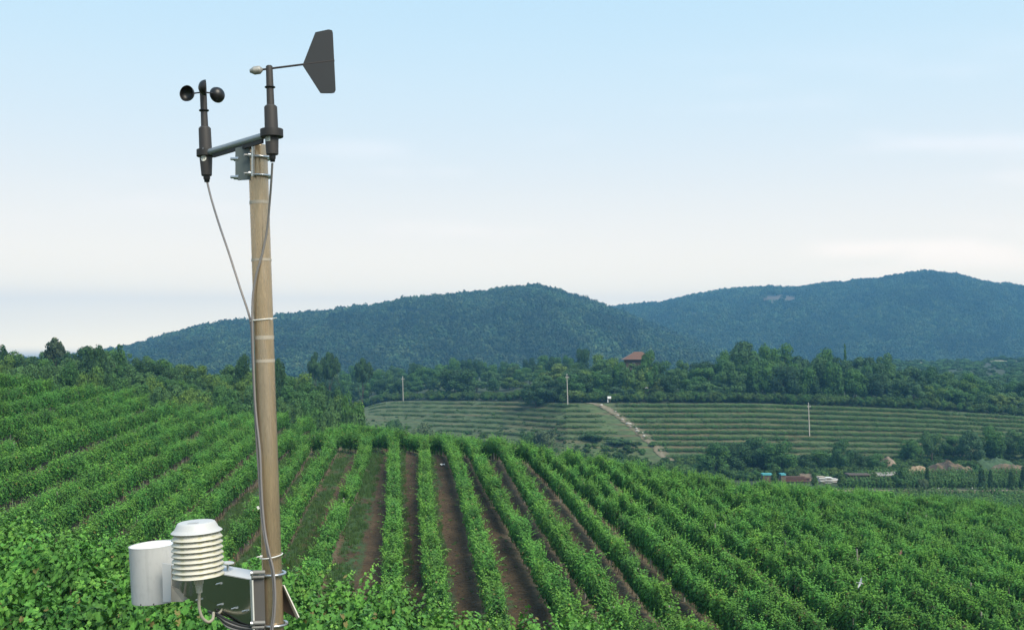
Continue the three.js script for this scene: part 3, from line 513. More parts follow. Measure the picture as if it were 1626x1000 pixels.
function boxAt(w, h, d, x, y, z) { return new THREE.BoxGeometry(w, h, d).translate(x, y, z); }
{
  const teal = std(.09, .38, .41, .5), dark = std(.045, .035, .03, .9), planks = std(.13, .095, .07, .9), tin = std(.33, .29, .26, .7), white = std(.66, .65, .62, .8);
  [[1216, 16, 'turquoise covered stack at the edge of the vines, left of the sapling'], [1241, 8, 'small turquoise covered stack right of the sapling']].forEach(([px, w, label]) => {
    const d = 216, x = pxX(px, d), W = w * d / FOCAL, top = P(px, 751.5, d).y, gy = land(x, d), H = top - gy, o = thing('covered_stack', label, 'covered stack', [x, gy, -d]);
    part('stack', boxAt(W * .94, H - .45, 1.6, 0, (H - .45) / 2, 0), planks, o); part('cover', boxAt(W, .3, 1.8, 0, H - .15, 0), teal, o);
  });
  { const d = 219, x = pxX(1312, d), gy = land(x, d), top = P(1312, 756, d).y, H = top - gy, o = thing('stacked_slabs', 'untidy white stack of slabs stepping down beside the farm yard', 'stack', [x, gy, -d]), w = mulberry(3);
    for (let k = 0; k < 27; k++) { const lay = Math.floor(k / 3), c = k % 3, y = (lay + .5) * H / 9; if (lay > 8 - c * 1.6 + w()) continue; const b = part('slab', new THREE.BoxGeometry(1.25 + .5 * w(), H / 9 - .05, 1.3 + .5 * w()), w() < .25 ? std(.42, .36, .28, .9) : white, o); b.position.set((c - 1) * 1.35 + (w() - .5) * .5, y, (w() - .5) * .6); b.rotation.set((w() - .5) * .08, (w() - .5) * .5, (w() - .5) * .12); } }
  { const d = 217, x = pxX(1360, d), gy = land(x, d), H = P(1360, 752, d).y - gy, o = thing('shed', 'low dark brown shed with a flat roof in the farm yard', 'shed', [x, gy, -d]);
    part('wall', boxAt(4, H - .25, 2.4, 0, (H - .25) / 2, 0), dark, o); part('roof', boxAt(4.5, .22, 3, 0, H - .1, 0), std(.10, .075, .06), o); part('door', boxAt(1, H * .7, .06, -.8, H * .36, 1.23), planks, o); }
  { const d = 218, x = pxX(1405, d), gy = land(x, d), H = P(1405, 751, d).y - gy, o = thing('timber_shed', 'open timber shed with dark boards and a pale tin roof', 'shed', [x, gy, -d]);
    for (let k = 0; k < 7; k++) part('board', boxAt(.52, H - .4, .12, -1.9 + k * .63, (H - .4) / 2, 1.1 + (k % 2) * .03), k % 3 ? dark : planks, o);
    part('back_wall', boxAt(4.4, H - .4, .1, 0, (H - .4) / 2, -1.1), dark, o); const rf = part('roof', boxAt(5, .14, 3, 0, 0, 0), tin, o); rf.position.y = H - .2; rf.rotation.x = .12; rf.rotation.z = .05; }
  { const d = 219, x = pxX(1262, d), gy = land(x, d), H = P(1262, 756, d).y - gy, o = thing('plank_pile', 'low pile of reddish brown planks right of the turquoise covers', 'plank pile', [x, gy, -d]), w = mulberry(6); for (let k = 0; k < 8; k++) part('plank', boxAt(4.6 + w(), .2, .5, (w() - .5) * 1.4, H - .12 - (k % 4) * .28, (k < 4 ? -.3 : .3)), std(.10 + .03 * w(), .065, .05, .9), o); }
  // utility poles
  const conc = std(.42, .39, .345, .85), glass = std(.3, .32, .3, .3), pole0 = [];
  [[640.5, 598, 636, 355, 'pale utility pole farthest to the left in front of the valley wood'], [901.5, 594, 642, 287, 'pale utility pole at the head of the field beside the yellow green bush'], [1284.5, 640, 691, 268, 'pale utility pole standing in the middle of the terraced field, right of the path']].forEach(([px, a, b, d, label], i) => {
    const x = pxX(px, d), gy = land(x, d), H = P(px, a, d).y - gy; let o;
    if (!i) { o = new THREE.Group(); part('pole', cyl(.15, .10, 1, 10), conc, o); part('crossarm', boxAt(1.1, .016, .12, 0, .9, .13), conc, o); for (const s of [-.45, .45]) part('insulator', cyl(.06, .04, .03, 8, s, .13, .908), glass, o); part('cap', cyl(.15, .05, .02, 10, 0, 0, 1), glass, o); pole0.push(o); } else o = pole0[0].clone();
    o.name = numbered('utility_pole'); scene.add(o); tag(o, label, 'utility pole', 'utility poles across the valley'); o.position.set(x, gy - .3, -d); o.scale.y = H + .3; o.rotation.z = .03; o.rotation.y = .4;
  });
  { const d = 291, x = pxX(968.5, d), gy = land(x, d), y = P(968, 631, d).y - gy, o = thing('field_sign', 'white sign board on a thin post at the head of the path', 'sign', [x, gy, -d]); part('post', cyl(.05, .05, y + .4, 6), std(.2, .18, .15), o); part('board', boxAt(1.0, .62, .06, -.2, y, .08), std(.85, .85, .85, .5), o); }
  { const d = 290.5, x = pxX(965, d), gy = land(x, d), o = thing('marker_post', 'small white marker post beside the sign at the head of the path', 'post', [x, gy, -d]); part('shaft', cyl(.14, .11, .75, 8), std(.75, .75, .74), o); part('cap', cyl(.12, .03, .08, 8, 0, 0, .75), std(.75, .75, .74), o); }
  // the house among the trees
  { const d = 318, p = P(1012, 571, d), W = 7.2, D = 6, gy = land(p.x, d), wh = p.y - gy, o = thing('farmhouse', 'small house with a reddish tiled roof half hidden by trees', 'house', [p.x, gy, -d]);
    part('wall', boxAt(W, wh, D, 0, wh / 2, 0), std(.075, .06, .045, .9), o);
    const h = 2.3, e = .9, q = new Geo(), a = [[-W / 2 - e, 0, D / 2 + e], [W / 2 + e, 0, D / 2 + e], [W / 2 + e, 0, -D / 2 - e], [-W / 2 - e, 0, -D / 2 - e]].map((v) => q.v(...v)), r1 = q.v(-W * .12, h, 0), r2 = q.v(W * .2, h, 0); q.t(a[0], a[1], r2); q.t(a[0], r2, r1); q.t(a[1], a[2], r2); q.t(a[2], a[3], r1); q.t(a[2], r1, r2); q.t(a[3], a[0], r1); q.t(a[0], a[2], a[1]); q.t(a[0], a[3], a[2]);
    const rf = part('roof', q.build(), std(.19, .115, .085, .9), o); rf.position.y = wh + .05;
    for (let k = 0; k < 9; k++) { const f = k / 9, y = h * f, z = (D / 2 + e) * (1 - f), x0 = lerp(-W / 2 - e, -W * .12, f), x1 = lerp(W / 2 + e, W * .2, f); part('tile_course', boxAt(x1 - x0, .1, .5, (x0 + x1) / 2, wh + .1 + y, z - .15), std(.19 + .03 * (k % 3), .115, .085, .9), o); }
    const win = part('window', boxAt(1, 1.2, .08, -1.6, wh - 1.6, D / 2 + .03), std(.03, .03, .035, .3), o); part('frame', mergeGeometries([boxAt(1.2, .1, .1, -1.6, wh - .95, D / 2 + .08), boxAt(1.2, .1, .1, -1.6, wh - 2.25, D / 2 + .08)]), std(.3, .25, .2), win); }
}
{ // birds and a scrap of paper
  const bird = (px, py, d, w, top, under, roll, yaw, label) => {
    const p = P(px, py, d), o = thing('bird', label, 'bird', [p.x, p.y, p.z]); const mt = std(...top, .8), mu = std(...under, .8);
    const body = new THREE.SphereGeometry(1, 12, 8); body.scale(w * .07, w * .065, w * .22); part('body', body, mu, o);
    part('head', new THREE.SphereGeometry(w * .055, 8, 6).translate(0, w * .03, w * .22), mt, o); part('tail', new THREE.ConeGeometry(w * .06, w * .2, 4).rotateX(1.57).scale(1, .3, 1).translate(0, 0, -w * .28), mt, o);
    for (const s of [-1, 1]) { const g = new Geo(), q = [[0, 0, .1], [.25, .1, .14], [.5, .12, 0], [.3, .08, -.06], [0, 0, -.12]].map(([a, b, c]) => g.v(s * a * w, b * w, c * w)); const q2 = [[0, .012, .1], [.25, .112, .14], [.5, .122, 0], [.3, .092, -.06], [0, .012, -.12]].map(([a, b, c]) => g.v(s * a * w, b * w, c * w)); for (const [A, m] of [[q, 1], [q2, -1]]) for (let k = 1; k < 4; k++) m * s > 0 ? g.t(A[0], A[k], A[k + 1]) : g.t(A[0], A[k + 1], A[k]); part('wing', g.build(), mu, o); }
    o.rotation.set(0, yaw, roll); return o;
  };
  bird(1367, 926, 40, .46, [.5, .48, .45], [.62, .60, .57], 1.05, .6, 'white bird with raised wings over the vines at lower right');
  bird(1431, 878, 48, .34, [.10, .05, .035], [.22, .11, .08], .7, .9, 'small brown bird above the vines, up and right of the white bird');
  bird(1027, 616, 150, .95, [.12, .07, .03], [.68, .66, .62], 0, 1.5, 'bird with white underside gliding before the tree belt right of the sign');
  const d = 88, p = P(703, 739, d), x = p.x, q = new Geo(), w = mulberry(5); for (let j = 0; j < 4; j++) for (let i = 0; i < 4; i++) q.v((i - 1.5) * .13, .06 + .16 * w(), (j - 1.5) * .13); for (let j = 0; j < 3; j++) for (let i = 0; i < 3; i++) { const a = j * 4 + i; q.t(a, a + 1, a + 4); q.t(a + 1, a + 5, a + 4); }
  let dd = 60; for (; dd < 110; dd += .2) if (P(703, 739, dd).y < land(pxX(703, dd), dd) + .1) break;
  const o = shade(new THREE.Mesh(q.build(), std(.75, .74, .72, .8))); o.name = 'paper_scrap'; o.position.set(pxX(703, dd), land(pxX(703, dd), dd) + .05, -dd); scene.add(o); tag(o, 'white scrap of paper lying on the bare soil between two vine rows', 'paper');
}

// ------------------------------------------------------------------ hills
const hillCrown = []; for (let k = 0; k < 5; k++) hillCrown.push(crownGeo(700 + k, { w: 3.2, h: 2.4, y: 3.2, blobs: 6, n: 170, leafSize: 1.6, jit: .5, br: [1.4, 2.4], cols: [[.026, .06, .03], [.06, .105, .045]] }));
const hillLeaf = leafMat(1, 1, 1, .12);
function hill(name, fname, crest, d0, d1, base, seed, label, flabel, bare, step) {
  const px0 = crest[0][0], px1 = crest[crest.length - 1][0];
  const at = (px, u) => {
    const top = (HORIZON - table(crest, px)) / FOCAL * d1 - 7, d = lerp(d0, d1, u) + (u > .02 && u < 1 ? (fbm(px * .012 + seed, u * 2, 2) - .5) * 60 * u * (1 - u) * 4 : 0);
    const gully = (Math.abs(fbm(px * .009 + seed, u * 1.1 + seed, 3) - .5) * 2 - .25) * .22 * 4 * clamp(u, 0, 1) * (1 - clamp(u, 0, 1)) * Math.max(20, top);
    const q = u <= 1 ? Math.pow(sstep(-.45, 1.02, u) * 1.04 - .215, 1) / .825 : 1 - (u - 1) * 1.3;
    return V3(pxX(px, d), lerp(base, top, clamp(q, -.2, 1)) + gully, -d);
  };
  const isBare = (px, py) => bare.some(([a, b, w, h]) => Math.hypot((px - a) / w, (py - b) / h) < .8 + .5 * noise2(px * .2, py * .3));
  const g = new Geo(), A = 150, B = 34, pyOf = (p) => HORIZON - p.y / -p.z * FOCAL;
  for (let j = 0; j <= B; j++) for (let i = 0; i <= A; i++) { const px = lerp(px0, px1, i / A), u = j / B * 1.3, p = at(px, u); g.v(p.x, p.y, p.z, isBare(px, pyOf(p)) ? [.115, .082, .055] : [.035, .055, .03]); }
  for (let j = 0; j < B; j++) for (let i = 0; i < A; i++) { const a = j * (A + 1) + i; g.t(a, a + 1, a + A + 1); g.t(a + 1, a + A + 2, a + A + 1); }
  const q = g.build(); q.computeVertexNormals(); structure(name, q, new THREE.MeshStandardMaterial({ vertexColors: true, roughness: 1, side: THREE.DoubleSide }), label);
  const r = mulberry(seed * 77 + 1), per = hillCrown.map(() => [[], []]), len = d1 - d0, dm = (d0 + d1) / 2, nx = Math.round((px1 - px0) / FOCAL * dm / step), nz = Math.round(len * 1.12 / step);
  for (let j = 0; j < nz; j++) for (let i = 0; i < nx; i++) {
    const px = lerp(px0, px1, (i + r()) / nx), u = (j + r()) / nz * 1.06, p = at(px, u); if (isBare(px, pyOf(p)) && r() < .97) continue;
    const k = Math.floor(r() * 5), sc = .85 + .5 * r() + .35 * noise2(px * .03, u * 9), f = (.12 + 1.55 * fbm(px * .022 + 5, u * 7 + seed, 4)) * (.7 + .6 * r()), y = (r() - .3) * .4;
    per[k][0].push(new THREE.Matrix4().compose(p, new THREE.Quaternion().setFromAxisAngle(V3(0, 1, 0), r() * 6.283), V3(sc, sc * (.85 + .5 * r()), sc))); per[k][1].push([f * (1 + y), f, f * (1 - .3 * y)]);
  }
  const o = new THREE.Group(); o.name = fname; o.userData.kind = 'stuff'; o.userData.label = flabel; scene.add(o);
  per.forEach(([m, c], k) => { const im = instanced('crowns', hillCrown[k], hillLeaf, m, c, o); });
}
hill('wooded_hill', 'hill_forest', [[-120, 575], [60, 572], [160, 560], [220, 548], [270, 532], [330, 517], [380, 512], [420, 509], [450, 502], [520, 497], [590, 487], [640, 480], [700, 472], [760, 465], [810, 459], [852, 455], [890, 464], [930, 476], [968, 490], [1010, 506], [1060, 524], [1110, 543], [1170, 566], [1260, 590]], 860, 1350, -24, 3, 'wooded hill in the middle of the skyline, blue with distance', 'dense forest covering the middle hill', [[648, 499, 30, 6], [615, 512, 14, 4]], 7.2);
hill('wooded_hill_001', 'hill_forest_001', [[820, 530], [900, 506], [968, 490], [1000, 486], [1050, 481], [1100, 470], [1150, 462], [1200, 457], [1250, 457], [1300, 454], [1345, 452], [1400, 443], [1440, 436], [1485, 434], [1530, 443], [1580, 452], [1640, 463], [1740, 480], [1850, 500]], 1250, 1950, -24, 5, 'higher wooded hill on the right of the skyline, blue with distance', 'dense forest covering the right hill', [[1238, 476, 34, 7], [1100, 500, 10, 4]], 8.6);

// ------------------------------------------------------------------ the weather station
const black = new THREE.MeshPhysicalMaterial({ color: new THREE.Color().setRGB(.012, .012, .013), roughness: .4, side: THREE.DoubleSide });
const blackMatt = std(.02, .019, .019, .6), greyPlastic = std(.042, .038, .037, .58);
const steel = new THREE.MeshStandardMaterial({ color: new THREE.Color().setRGB(.55, .56, .57), metalness: .9, roughness: .32, side: THREE.DoubleSide });
const galv = new THREE.MeshStandardMaterial({ color: new THREE.Color().setRGB(.36, .39, .41), metalness: .6, roughness: .5, side: THREE.DoubleSide });
const whitePaint = new THREE.MeshPhysicalMaterial({ color: new THREE.Color().setRGB(.55, .55, .545), roughness: .45, side: THREE.DoubleSide });
const creamPlastic = new THREE.MeshPhysicalMaterial({ color: new THREE.Color().setRGB(.62, .59, .52), roughness: .5, side: THREE.DoubleSide });
const cableGrey = std(.22, .205, .20, .55), cableBeige = std(.42, .39, .31, .55);
const UP = V3(0, 1, 0), MM = (px, d) => px * d / FOCAL;
function between(a, b, r, n = 10) { const v = b.clone().sub(a), g = new THREE.CylinderGeometry(r, r, v.length(), n); g.applyQuaternion(new THREE.Quaternion().setFromUnitVectors(UP, v.clone().normalize())); g.translate(...a.clone().add(b).multiplyScalar(.5).toArray()); return g; }
function tube(pts, r, n = 80, k = 8) { return new THREE.TubeGeometry(new THREE.CatmullRomCurve3(pts, false, 'centripetal'), n, r, k); }
// an instrument whose axis runs from pixel a to pixel b at depth d; its profile is [pixels below a, radius in pixels]
function axial(o, a, b, d) { const A = P(a[0], a[1], d), B = P(b[0], b[1], d); o.position.copy(B); o.quaternion.setFromUnitVectors(UP, A.clone().sub(B).normalize()); return A.distanceTo(B); }
function lathe(prof, d, len, seg = 36) { return new THREE.LatheGeometry(prof.map(([y, r]) => new THREE.Vector2(Math.max(1e-4, MM(r, d)), len - MM(y, d))), seg); }

{ // mast
  const d = 3, a = P(408.5, 231, d), b0 = P(434.5, 1000, d), v = a.clone().sub(b0).normalize(), foot = land(a.x, d) - .3, b = a.clone().addScaledVector(v, (foot - a.y) / v.y), L = a.distanceTo(b), r = MM(15.6, d);
  const o = thing('mast', 'tall brownish metal mast that carries the weather instruments', 'mast', b.toArray()); o.quaternion.setFromUnitVectors(UP, v);
  const tex = dataTex(256, 1024, (i, j, q) => { // mottled, slightly tarnished metal with specks and a few drip marks
    const x = Math.abs(i - 128), bl = fbm(x * .035 + 3, j * .022, 4), fine = fbm(x * .35, j * .3, 2), sp = hash2(i, j), drip = sstep(.68, .85, noise2(x * .16 + 7, j * .012)) * sstep(.4, .6, noise2(x * .9, j * .05));
    const f = .84 + .34 * (bl - .5) + .22 * (fine - .5) - .07 * drip + (sp > .965 ? .22 : sp < .03 ? -.2 : 0), k = sstep(.42, .62, bl);
    q[0] = lerp(.56, .50, k) * f; q[1] = lerp(.42, .395, k) * f; q[2] = lerp(.265, .28, k) * f; });
  const rough = dataTex(128, 512, (i, j, q) => { const x = Math.abs(i - 64); q[0] = q[2] = 0; q[1] = .2 + .22 * fbm(x * .12, j * .09, 3); }, false);
  const m = new THREE.MeshStandardMaterial({ map: tex, roughness: 1, roughnessMap: rough, metalness: .66, side: THREE.DoubleSide });
  const wall = [[0, r], [0, L - .004], [0, L]].map(() => 0);
  part('pole', new THREE.LatheGeometry([[r, 0], [r, L * .3], [r, L * .6], [r * .99, L * .85], [r * .97, L - .003], [r * .93, L], [r * .85, L], [r * .84, L - .08]].map(([x, y]) => new THREE.Vector2(x, y)), 48), m, o);
  const tape = std(.40, .35, .28, .55);
  for (const [py, h] of [[322, 5], [413, 4], [536, 6], [573, 5]]) { const y = L - a.distanceTo(P(lerp(408.5, 434.5, (py - 231) / 769), py, d)); part('tape_band', new THREE.CylinderGeometry(r * 1.012, r * 1.012, MM(h, d), 48, 1, true).translate(0, y, 0), tape, o); }
}
const mastX = (py) => lerp(408.5, 434.5, (py - 231) / 769);
const DA = 3.13, DV = 2.88;                                            // how far off the cup wheel and the vane stand
{ // cup anemometer
  const o = thing('cup_anemometer', 'black three cup anemometer on the left end of the crossbar', 'anemometer'), len = axial(o, [322, 144], [328, 288], DA);
  part('shaft', lathe([[0, 0], [0, 5], [1, 5.4], [30, 5.4], [31, 5.4]], DA, len), greyPlastic, o);
  part('flange', lathe([[30, 5.2], [31, 7.8], [32.5, 7.8], [34, 5.2]], DA, len), black, o);
  part('neck', lathe([[33, 5.2], [58, 5.7]], DA, len), greyPlastic, o);
  part('housing', lathe([[57, 5.6], [59, 8], [61, 9.6], [98, 10], [110, 9.9], [136, 8.2], [137, 7.6], [137.3, 5]], DA, len), greyPlastic, o);
  part('cable_gland', lathe([[136, 5.4], [142, 5.4], [143, 4.4], [147, 4], [147, 1.5]], DA, len), black, o);
  const hub = part('hub', lathe([[-3, 0], [-3, 3.5], [-2, 4.6], [5, 4.6], [6, 3]], DA, len), black, o);
  const R = .050, cr = MM(12.6, DA), y = len - MM(2, DA);
  for (const ang of [2.618, -1.5708, .5236].map((q) => q + .22)) { const ax = Math.cos(ang), az = Math.sin(ang);           // x to the right, second number away from the camera
    const ox = -az, oz = ax, dir = V3(ox, 0, -oz), c = V3(ax * R, y, -az * R).addScaledVector(dir, cr * .45);
    part('arm', between(V3(ax * .006, y, -az * .006), V3(ax * (R - cr * .5), y, -az * (R - cr * .5)), .0022), black, o);
    const q = new THREE.Quaternion().setFromUnitVectors(UP, dir), pts = []; for (let k = 0; k <= 14; k++) { const t = k / 14 * 1.5708; pts.push(new THREE.Vector2(Math.max(1e-4, Math.sin(t) * cr), -Math.cos(t) * cr * .92)); } pts.push(new THREE.Vector2(cr * 1.03, .0006), new THREE.Vector2(cr * .96, .001)); for (let k = 13; k >= 0; k--) { const t = k / 14 * 1.5708; pts.push(new THREE.Vector2(Math.max(1e-4, Math.sin(t) * cr * .94), -Math.cos(t) * cr * .86)); }
    part('cup', new THREE.LatheGeometry(pts, 36).applyQuaternion(q).translate(c.x, c.y, c.z), black, o);
  }
  const ce = canvasTex(128, 128, (x) => { x.fillStyle = '#d8d8cf'; x.fillRect(0, 0, 128, 128); x.strokeStyle = '#333'; x.lineWidth = 9; x.beginPath(); x.arc(50, 64, 24, Math.PI * .5, Math.PI * 1.5); x.stroke(); x.beginPath(); x.arc(96, 64, 24, Math.PI * .5, Math.PI * 1.5); x.stroke(); x.beginPath(); x.moveTo(74, 64); x.lineTo(92, 64); x.stroke(); });
  const rr = MM(9.85, DA), s = new THREE.CylinderGeometry(rr * 1.02, rr * 1.0, MM(9, DA), 16, 1, true, -.42, .84).translate(0, len - MM(111, DA), 0);
  const disc = new Geo(), uv = []; { const n = 20, cy = len - MM(110.5, DA), q = MM(4.6, DA); disc.v(0, cy, rr * 1.035); uv.push(.5, .5); for (let k = 0; k <= n; k++) { const t = k / n * 6.2832, X = Math.cos(t) * q, Y = Math.sin(t) * q; disc.v(X, cy + Y, Math.sqrt(rr * rr * 1.07 - X * X)); uv.push(.5 + Math.cos(t) * .5, .5 + Math.sin(t) * .5); if (k) disc.t(0, k, k + 1); } }
  const dg = disc.build(); dg.setAttribute('uv', new THREE.Float32BufferAttribute(uv, 2)); dg.rotateY(-.12);
  part('sticker', dg, new THREE.MeshStandardMaterial({ map: ce, roughness: .5, side: THREE.DoubleSide }), o).userData.label = 'round white sticker printed CE';
}
{ // wind vane
  const o = thing('wind_vane', 'dark grey wind vane with a tall tail fin on the right of the crossbar', 'wind vane'), len = axial(o, [427, 104], [432.5, 259], DV);
  part('cap', lathe([[0, 0], [0, 4], [1.5, 5.3], [33, 5.8]], DV, len), greyPlastic, o);
  part('flange', lathe([[33, 5.6], [34.3, 8.4], [35.6, 8.4], [37, 5.6]], DV, len), black, o);
  part('neck', lathe([[36, 5.7], [64, 6.1]], DV, len), greyPlastic, o);
  part('housing', lathe([[63, 6], [65, 8.6], [67, 10.3], [112, 10.8], [120, 10.6], [143, 9.6], [144, 8.6], [144.4, 5]], DV, len), greyPlastic, o);
  part('cable_gland', lathe([[143, 5.4], [150, 5.2], [151, 4.2], [155, 3.8], [155, 1.5]], DV, len), black, o);
  const head = new THREE.Group(); // the turning head is laid out along its rod
  const yaw = .10, k = DV / FOCAL / Math.cos(yaw), up = (y) => y * DV / FOCAL, y0 = len - MM(5, DV);
  const place = (g) => g.rotateZ(.112).rotateY(yaw).translate(0, y0, 0);
  part('rod', place(between(V3(-26 * k, 0, 0), V3(104 * k, 0, 0), MM(1.7, DV), 8)), std(.03, .024, .024, .5), o);
  part('counterweight', place(new THREE.LatheGeometry([[.1, 0], [2.6, 0], [6.6, 4], [7, 5], [7, 13.5], [6, 15], [2.6, 20.5], [.1, 20.5]].map(([x, y]) => new THREE.Vector2(x * k * .98, y * k)), 8).rotateZ(1.5708).translate(-10.5 * k, 0, 0)), new THREE.MeshStandardMaterial({ color: new THREE.Color().setRGB(.42, .40, .36), metalness: .5, roughness: .5, side: THREE.DoubleSide }), o);
  const sh = new THREE.Shape(), pt = [[53, -1], [75, up(0) / k + 48], [96, 50], [101, 48], [102, 44], [103, -46], [101, -49.5], [97, -50], [81, -48], [79, -47]].map(([x, y]) => [x * k, y * 1.03 * DV / FOCAL]); sh.moveTo(...pt[0]); pt.slice(1).forEach((q) => sh.lineTo(...q));
  const fin = new THREE.ExtrudeGeometry(sh, { depth: .003, bevelEnabled: true, bevelThickness: .0008, bevelSize: .0008, bevelSegments: 2 }).translate(0, 0, -.0015);
  fin.rotateY(yaw); fin.translate(0, y0, 0); { const q = fin.attributes.position; for (let i = 0; i < q.count; i++) q.setY(i, q.getY(i) + q.getX(i) * .107); fin.computeVertexNormals(); }
  part('tail_fin', fin, std(.019, .022, .026, .5), o);
  const st = canvasTex(96, 64, (x) => { x.fillStyle = '#c9cbc2'; x.fillRect(0, 0, 96, 64); x.fillStyle = '#6d716c'; for (let j = 0; j < 4; j++) x.fillRect(10, 10 + j * 13, 52 + (j * 37) % 24, 5); });
  const rr = MM(10.75, DV); part('sticker', new THREE.CylinderGeometry(rr, rr * 1.0, MM(9, DV), 14, 1, true, -.95, .95).translate(0, len - MM(119, DV), 0), new THREE.MeshStandardMaterial({ map: st, roughness: .5, side: THREE.DoubleSide }), o).userData.label = 'small white printed label on the dark housing';
}
{ // crossbar with its clamp plate
  const o = thing('crossbar', 'grey steel crossbar clamped to the mast top, holding both wind sensors', 'bracket');
  const A = P(326.3, 243, DA), B = P(431, 211.5, DV), tilt = new THREE.Quaternion().setFromUnitVectors(UP, V3(-.035, 1, 0).normalize()), v = B.clone().sub(A).normalize();
  part('bar', mergeGeometries([between(A.clone().addScaledVector(v, .022), B.clone().addScaledVector(v, -.026), .0095, 14)]), galv, o);
  const web = new THREE.BoxGeometry(A.distanceTo(B) - .09, .016, .006), m = new THREE.Matrix4().makeBasis(v, UP.clone().addScaledVector(v, -v.y).normalize(), V3().crossVectors(v, UP.clone().addScaledVector(v, -v.y).normalize())); web.translate(0, -.012, 0).applyMatrix4(m).translate(...A.clone().lerp(B, .5).toArray()); part('web', web, blackMatt, o);
  const ring = (c, r0, r1, h, name) => part(name, new THREE.LatheGeometry([[r0, -h], [r1 - .001, -h], [r1, -h + .001], [r1, h - .001], [r1 - .001, h], [r0, h], [r0, -h]].map(([x, y]) => new THREE.Vector2(x, y)), 40).applyQuaternion(tilt).translate(...c.toArray()), blackMatt, o);
  ring(A, MM(9.9, DA), MM(14.5, DA), MM(5.6, DA), 'collar'); ring(B, MM(10.7, DV), MM(18.2, DV), MM(6.4, DV), 'collar');
  part('screw', between(P(322, 237, DA - .025), P(322, 235, DA - .025), .002), steel, o); part('screw', between(P(438.5, 204.5, DV - .02), P(438.5, 203, DV - .02), .002), steel, o);
  // clamp plate hanging from the bar, left of the mast, with a flange along the mast
  const q = new THREE.Shape(); [[374, 236], [403, 228], [402, 282], [396, 285], [378, 286], [374, 280]].forEach(([x, y], i) => { const p = P(x, y, 2.985); i ? q.lineTo(p.x, p.y) : q.moveTo(p.x, p.y); });
  part('plate', new THREE.ExtrudeGeometry(q, { depth: .004, bevelEnabled: true, bevelThickness: .0006, bevelSize: .0006, bevelSegments: 1 }).translate(0, 0, -2.985), std(.10, .125, .125, .45), o);
  const f = new THREE.BoxGeometry(.0035, P(0, 228, 2.965).y - P(0, 281, 2.965).y, .04).translate(...P(402.6, 254.5, 2.968).toArray()); part('flange', f, new THREE.MeshStandardMaterial({ color: new THREE.Color().setRGB(.6, .6, .58), metalness: .6, roughness: .45 }), o);
  for (const [y0, y1] of [[251, 251], [280, 279]]) {
    const pts = []; for (let k = 0; k <= 24; k++) { const a = lerp(-2.2, 2.2, k / 24), c = P(mastX(y0) + 1, y0, 3), R = .0335; pts.push(V3(c.x + Math.cos(a) * R * .98, c.y + .0, c.z + Math.sin(a) * R)); }
    pts.unshift(P(371, y0 + 3, 3.03)); pts.push(P(403, y0 - 3, 2.965));
    part('u_bolt', tube(pts, .0038, 60, 8), steel, o);
    part('bolt', between(P(366, y0 + 1, 2.99), P(380, y0 + 1.5, 2.985), .0042, 8), steel, o); part('nut', between(P(374, y0 + 1.2, 2.986), P(379, y0 + 1.4, 2.985), .008, 6), steel, o);
    part('bolt', between(P(387, y0 - 5, 2.958), P(400, y0 - 4.6, 2.97), .0038, 8), steel, o); part('nut', between(P(394, y0 - 5, 2.966), P(398.5, y0 - 4.8, 2.968), .0075, 6), steel, o);
  }
}
